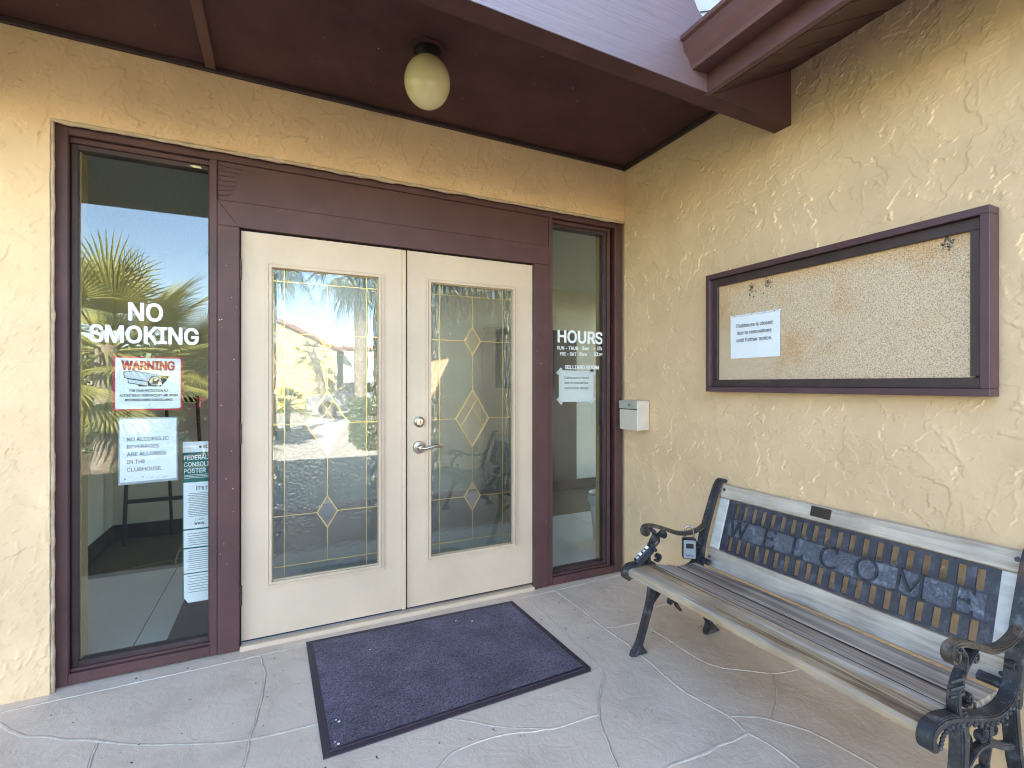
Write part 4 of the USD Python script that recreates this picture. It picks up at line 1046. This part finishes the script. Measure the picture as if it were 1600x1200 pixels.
# ------------------------------------------------------------------ yard seen in the glass
def fan_frond(base, az, el, pet, blade, n=34, spread=2.5, droop=.5, r=None):
    """one fan leaf: a stalk and narrow folded leaflets"""
    d = np.array([math.cos(az) * math.cos(el), math.sin(az) * math.cos(el), math.sin(el)])
    up = np.array([0, 0, 1.0]); sd = np.cross(d, up); sd /= np.linalg.norm(sd) + 1e-9; nn = np.cross(sd, d)
    base = np.array(base, float)
    sag = np.array([0, 0, -1.0])
    stalk = [base + d * pet * t + sag * .12 * pet * t * t for t in np.linspace(0, 1, 5)]
    out = [tube(stalk, np.linspace(.022, .010, 5), 5, False)]
    hub = stalk[-1]; V, F = [], []
    for k in range(n):
        a = spread * (k / (n - 1) - .5) * 1.0
        L = blade * (1 - .32 * abs(a / spread * 2) ** 1.5) * r.uniform(.9, 1.05)
        dir_ = d * math.cos(a) + sd * math.sin(a) + nn * .10 * math.cos(2 * a)
        wv = np.cross(dir_, nn); wv /= np.linalg.norm(wv) + 1e-9
        w0 = blade * spread / n * .20
        pts_ = []
        for t, ww in ((0, .15), (.45, 1.0), (.75, .7), (1, .04)):
            p_ = hub + dir_ * L * t + sag * droop * L * max(t - .35, 0) ** 2 * r.uniform(.7, 1.3)
            pts_ += [p_ - wv * w0 * ww, p_ + nn * w0 * .5 * ww, p_ + wv * w0 * ww]
        b0 = len(V); V += pts_
        for i in range(3):
            for j in range(2):
                a_ = b0 + i * 3 + j
                F += [[a_, a_ + 1, a_ + 4], [a_, a_ + 4, a_ + 3]]
    out.append(trimesh.Trimesh(np.array(V), np.array(F), process=False))
    return trimesh.util.concatenate(out)


def palm(name, label, x, y, height, r0, fronds, pet, blade, m_, seed, lean=(0, 0), droop=.6, el=(-.9, 1.3), skirt=0, group=None):
    r = np.random.default_rng(seed)
    t = thing(name, label, 'palm', (x, y, -.06), group=group)
    zs = np.linspace(-.08, height, 14)
    px = x + lean[0] * (zs / height) ** 2; py = y + lean[1] * (zs / height) ** 2
    rad = r0 * (1 + .25 * np.exp(-zs / .25)) * (1 + .06 * np.sin(zs * 21))
    obj('trunk', tube(np.c_[px, py, zs], rad, 12), 'trunk', t, smooth=True)
    top = np.array([px[-1], py[-1], height])
    for k in range(fronds):
        f = k / max(fronds - 1, 1)
        e = el[1] + (el[0] - el[1]) * f + r.normal(0, .12)
        az = k * 2.399 + r.normal(0, .2)
        obj('frond', fan_frond(top + np.array([math.cos(az), math.sin(az), 0]) * r0 * .6 + [0, 0, -.12 * f], az, e, pet * r.uniform(.8, 1.1), blade * r.uniform(.85, 1.1), 30, 2.6, droop * r.uniform(.7, 1.3), r), m_, t)
    return t

palm('fan_palm', 'low broad fan palm in the bed mirrored in the left sidelight', -4.55, -6.6, 1.9, .16, 34, .9, 1.0, 'palm_green', 1, droop=.25, el=(-.7, 1.3))
palm('fan_palm', 'yellow-green narrow-leaved palm mirrored beside the lettering in the left sidelight', -3.25, -7.4, 1.75, .12, 30, .35, .75, 'palm_yellow', 2, droop=.5, el=(-.6, 1.35))
palm('sabal_palm', 'tall palm on the left of the mirrored drive in the left door', -2.40, -11.3, 5.05, .17, 26, .65, .85, 'palm_grey', 3, droop=1.2, el=(-1.2, 1.2), group='tall palms along the drive')
palm('sabal_palm', 'tall palm on the right of the mirrored drive with a hanging skirt of leaves', -.02, -11.8, 5.0, .19, 30, .75, .95, 'palm_grey', 4, droop=1.2, el=(-1.25, 1.2), group='tall palms along the drive')
palm('sabal_palm', 'second tall trunk behind the right mirrored palm', .75, -13.2, 5.5, .18, 28, .8, 1.0, 'palm_grey', 5, droop=1.2, el=(-1.2, 1.2), group='tall palms along the drive')
palm('sabal_palm', 'leaning smaller palm before the far pale wall in the mirrored yard', -.15, -23.6, 2.9, .17, 14, .45, .6, 'palm_grey', 6, lean=(-.55, 0), droop=1.1, el=(-1.1, 1.2))
palm('small_palm', 'small bright palm at the edge of the mirrored drive', -1.95, -12.6, .75, .06, 14, .30, .45, 'palm_yellow', 7, droop=.8, el=(-.3, 1.3))

def leaf_cloud(center, size, n, s, r, shape='ell'):
    c = np.array(center); V = []
    for _ in range(n):
        if shape == 'box':
            k = r.integers(0, 5); p_ = r.uniform(-1, 1, 3)
            ax, sg = ((0, 1), (0, -1), (1, 1), (1, -1), (2, 1))[k]; p_[ax] = sg * r.uniform(.82, 1.04)
        else:
            p_ = r.normal(0, 1, 3); p_ /= np.linalg.norm(p_); p_ *= r.uniform(.55, 1.05)
        p_ = c + p_ * size
        a_ = r.normal(0, 1, 3); a_ /= np.linalg.norm(a_); b_ = np.cross(a_, r.normal(0, 1, 3)); b_ /= np.linalg.norm(b_)
        q_ = s * r.uniform(.6, 1.3)
        V += [p_ - a_ * q_, p_ + b_ * q_ * .45, p_ + a_ * q_, p_ - b_ * q_ * .45]
    V = np.array(V); F = np.arange(len(V)).reshape(-1, 4)
    return V, F
rh = np.random.default_rng(31)
hd = thing('hedge', 'clipped dark green hedge mirrored low on the right of the left door', 'hedge', (.4, -7.9, -.06))
obj('foliage', leaf_cloud((.45, -7.9, .48), (1.15, .95, .50), 9000, .045, rh, 'box'), 'hedge_leaf', hd)
obj('stems', bx(-.6, 1.5, -8.75, -7.05, -.06, .85), 'soil', hd)
hb = thing('screen_shrub', 'tall dark screening shrubs behind the bed palms mirrored in the left sidelight', 'shrub', (-7.5, -10.3, -.06))
for k, (x, h_) in enumerate(((-11.2, 2.3), (-9.7, 2.6), (-8.2, 2.2), (-6.8, 2.5), (-5.5, 2.15), (-4.4, 2.5), (-3.4, 2.3))):
    obj('foliage', leaf_cloud((x, -9.7, h_ / 2), (.95, .7, h_ / 2), 3200, .085, rh), 'hedge_leaf', hb)
    obj('stem', tube([(x, -9.7, -.06), (x + .05, -9.7, h_ * .7)], .05, 6), 'trunk', hb)
ti = thing('red_shrub', 'red-leaved shrub beside the mirrored left palm', 'shrub', (-2.75, -9.0, -.06))
obj('foliage', leaf_cloud((-2.75, -9.0, .85), (.42, .42, .55), 900, .10, rh), 'red_leaf', ti)
obj('stem', tube([(-2.75, -9.0, -.06), (-2.73, -9.0, .8)], .02, 6), 'trunk', ti)
ti = thing('red_shrub', 'pink-flowered shrub low in the bed mirrored in the left sidelight', 'shrub', (-3.0, -4.6, -.06))
obj('foliage', leaf_cloud((-3.0, -4.6, .80), (.25, .25, .35), 260, .08, rh), 'red_leaf', ti)
obj('stem', tube([(-3.0, -4.6, -.06), (-3.02, -4.6, .7)], .012, 6), 'trunk', ti)

# opposite house: gable end and lower white wing
oh = thing('opposite_house', 'sunlit yellow gabled house across the drive mirrored in the left door', 'house', (-5, -28, -.1))
gy = -26.0
gab = [(-5.7, -.1), (.75, -.1), (.75, 3.25), (-2.45, 4.745), (-5.7, 3.22)]
obj('wall', frame_map(extrude(Polygon(gab), 8), (0, gy, 0), (1, 0, 0), (0, 0, 1)), 'far_stucco', oh)
def rslab(a_, b_, y0, y1, t=.16):
    return hull([(x, y, z + d_) for (x, z) in (a_, b_) for y in (y0, y1) for d_ in (0.003, t)])
# the gable front faces +y: extrude went from gy towards -y... keep roofs over both slopes
rs = [rslab((-2.45, 4.745), (1.15, 3.06), gy + .35, gy - 8.3), rslab((-2.45, 4.745), (-6.1, 3.03), gy + .35, gy - 8.3)]
obj('roof', rs[0], 'roof_tile', oh); obj('roof', rs[1], 'roof_tile', oh)
for x in (-4.3,):
    f_ = obj('window', bx(x - .7, x + .7, gy + .001, gy + .06, 1.0, 2.2), 'far_white', oh)
    obj('window_pane', bx(x - .6, x + .6, gy + .05, gy + .07, 1.08, 2.12), 'car_dark', f_)
ow = thing('opposite_house', 'low white wing behind the mirrored palms in the left door', 'house', (5, -28, -.1))
obj('wall', bx(1.2, 12, -34, -27.0, -.1, 3.35), 'far_white', ow)
obj('roof', bx(1.1, 12.2, -34.2, -26.8, 3.352, 3.5), 'roof_tile', ow)
for x in (4.0, 8.0):
    f_ = obj('window', bx(x - .7, x + .7, -26.999, -26.94, 1.0, 2.2), 'far_white', ow)
    obj('window_pane', bx(x - .6, x + .6, -26.95, -26.93, 1.08, 2.12), 'car_dark', f_)
obj('lawn', sheet(-40, 40, -27.5, -22.5, -.05), 'grass', kind='structure')

# parked car (side view along x), silver
car = thing('parked_car', 'silver car parked across the drive mirrored in the left door', 'car', (.9, -18.5, -.06))
cxo, cyo = .95, -18.5
side_p = [(-2.15, .32), (-2.18, .62), (-2.05, .84), (-1.55, .92), (-1.15, .97), (-.62, 1.40), (-.1, 1.47), (.75, 1.45), (1.35, 1.08), (1.95, 1.02), (2.15, .85), (2.16, .36), (1.75, .26), (-1.8, .26)]
low = Polygon([p_ for p_ in side_p if p_[1] < 1.1])
def carx(poly, half, m_, name, y=0.0):
    return obj(name, frame_map(bevel_extrude(poly, half * 2, .06), (cxo, cyo + y, -.06), (1, 0, 0), (0, 0, 1)), m_, car)
wells = unary_union([Point(-1.35, .32).buffer(.36), Point(1.32, .32).buffer(.36)])
carx(low.difference(wells), .87, 'car_paint', 'body')
cab = Polygon([(-1.10, .95), (-.62, 1.38), (-.1, 1.44), (.75, 1.42), (1.30, 1.05), (1.3, .95)])
carx(cab, .72, 'car_dark', 'glasshouse')
carx(Polygon([(-.66, 1.385), (-.1, 1.455), (.77, 1.435), (.74, 1.47), (-.1, 1.50), (-.68, 1.42)]), .73, 'car_paint', 'roof')
for x in (-1.35, 1.32):
    for s_ in (-1, 1):
        wv = obj('wheel', cyl((cxo + x, cyo + s_ * .66, .26), (cxo + x, cyo + s_ * .85, .26), .315, 24), 'tyre', car, smooth=40)
        obj('rim', cyl((cxo + x, cyo + s_ * .70, .26), (cxo + x, cyo + s_ * .858, .26), .20, 16), 'chrome', wv, smooth=40)
for s_ in (-1, 1):
    obj('headlight', bx(cxo - 2.17, cxo - 2.02, cyo + s_ * .55, cyo + s_ * .82, .56, .70, .02), 'chrome', car)
    obj('tail_light', bx(cxo + 2.06, cxo + 2.165, cyo + s_ * .58, cyo + s_ * .84, .66, .84, .02), 'lamp_red', car)
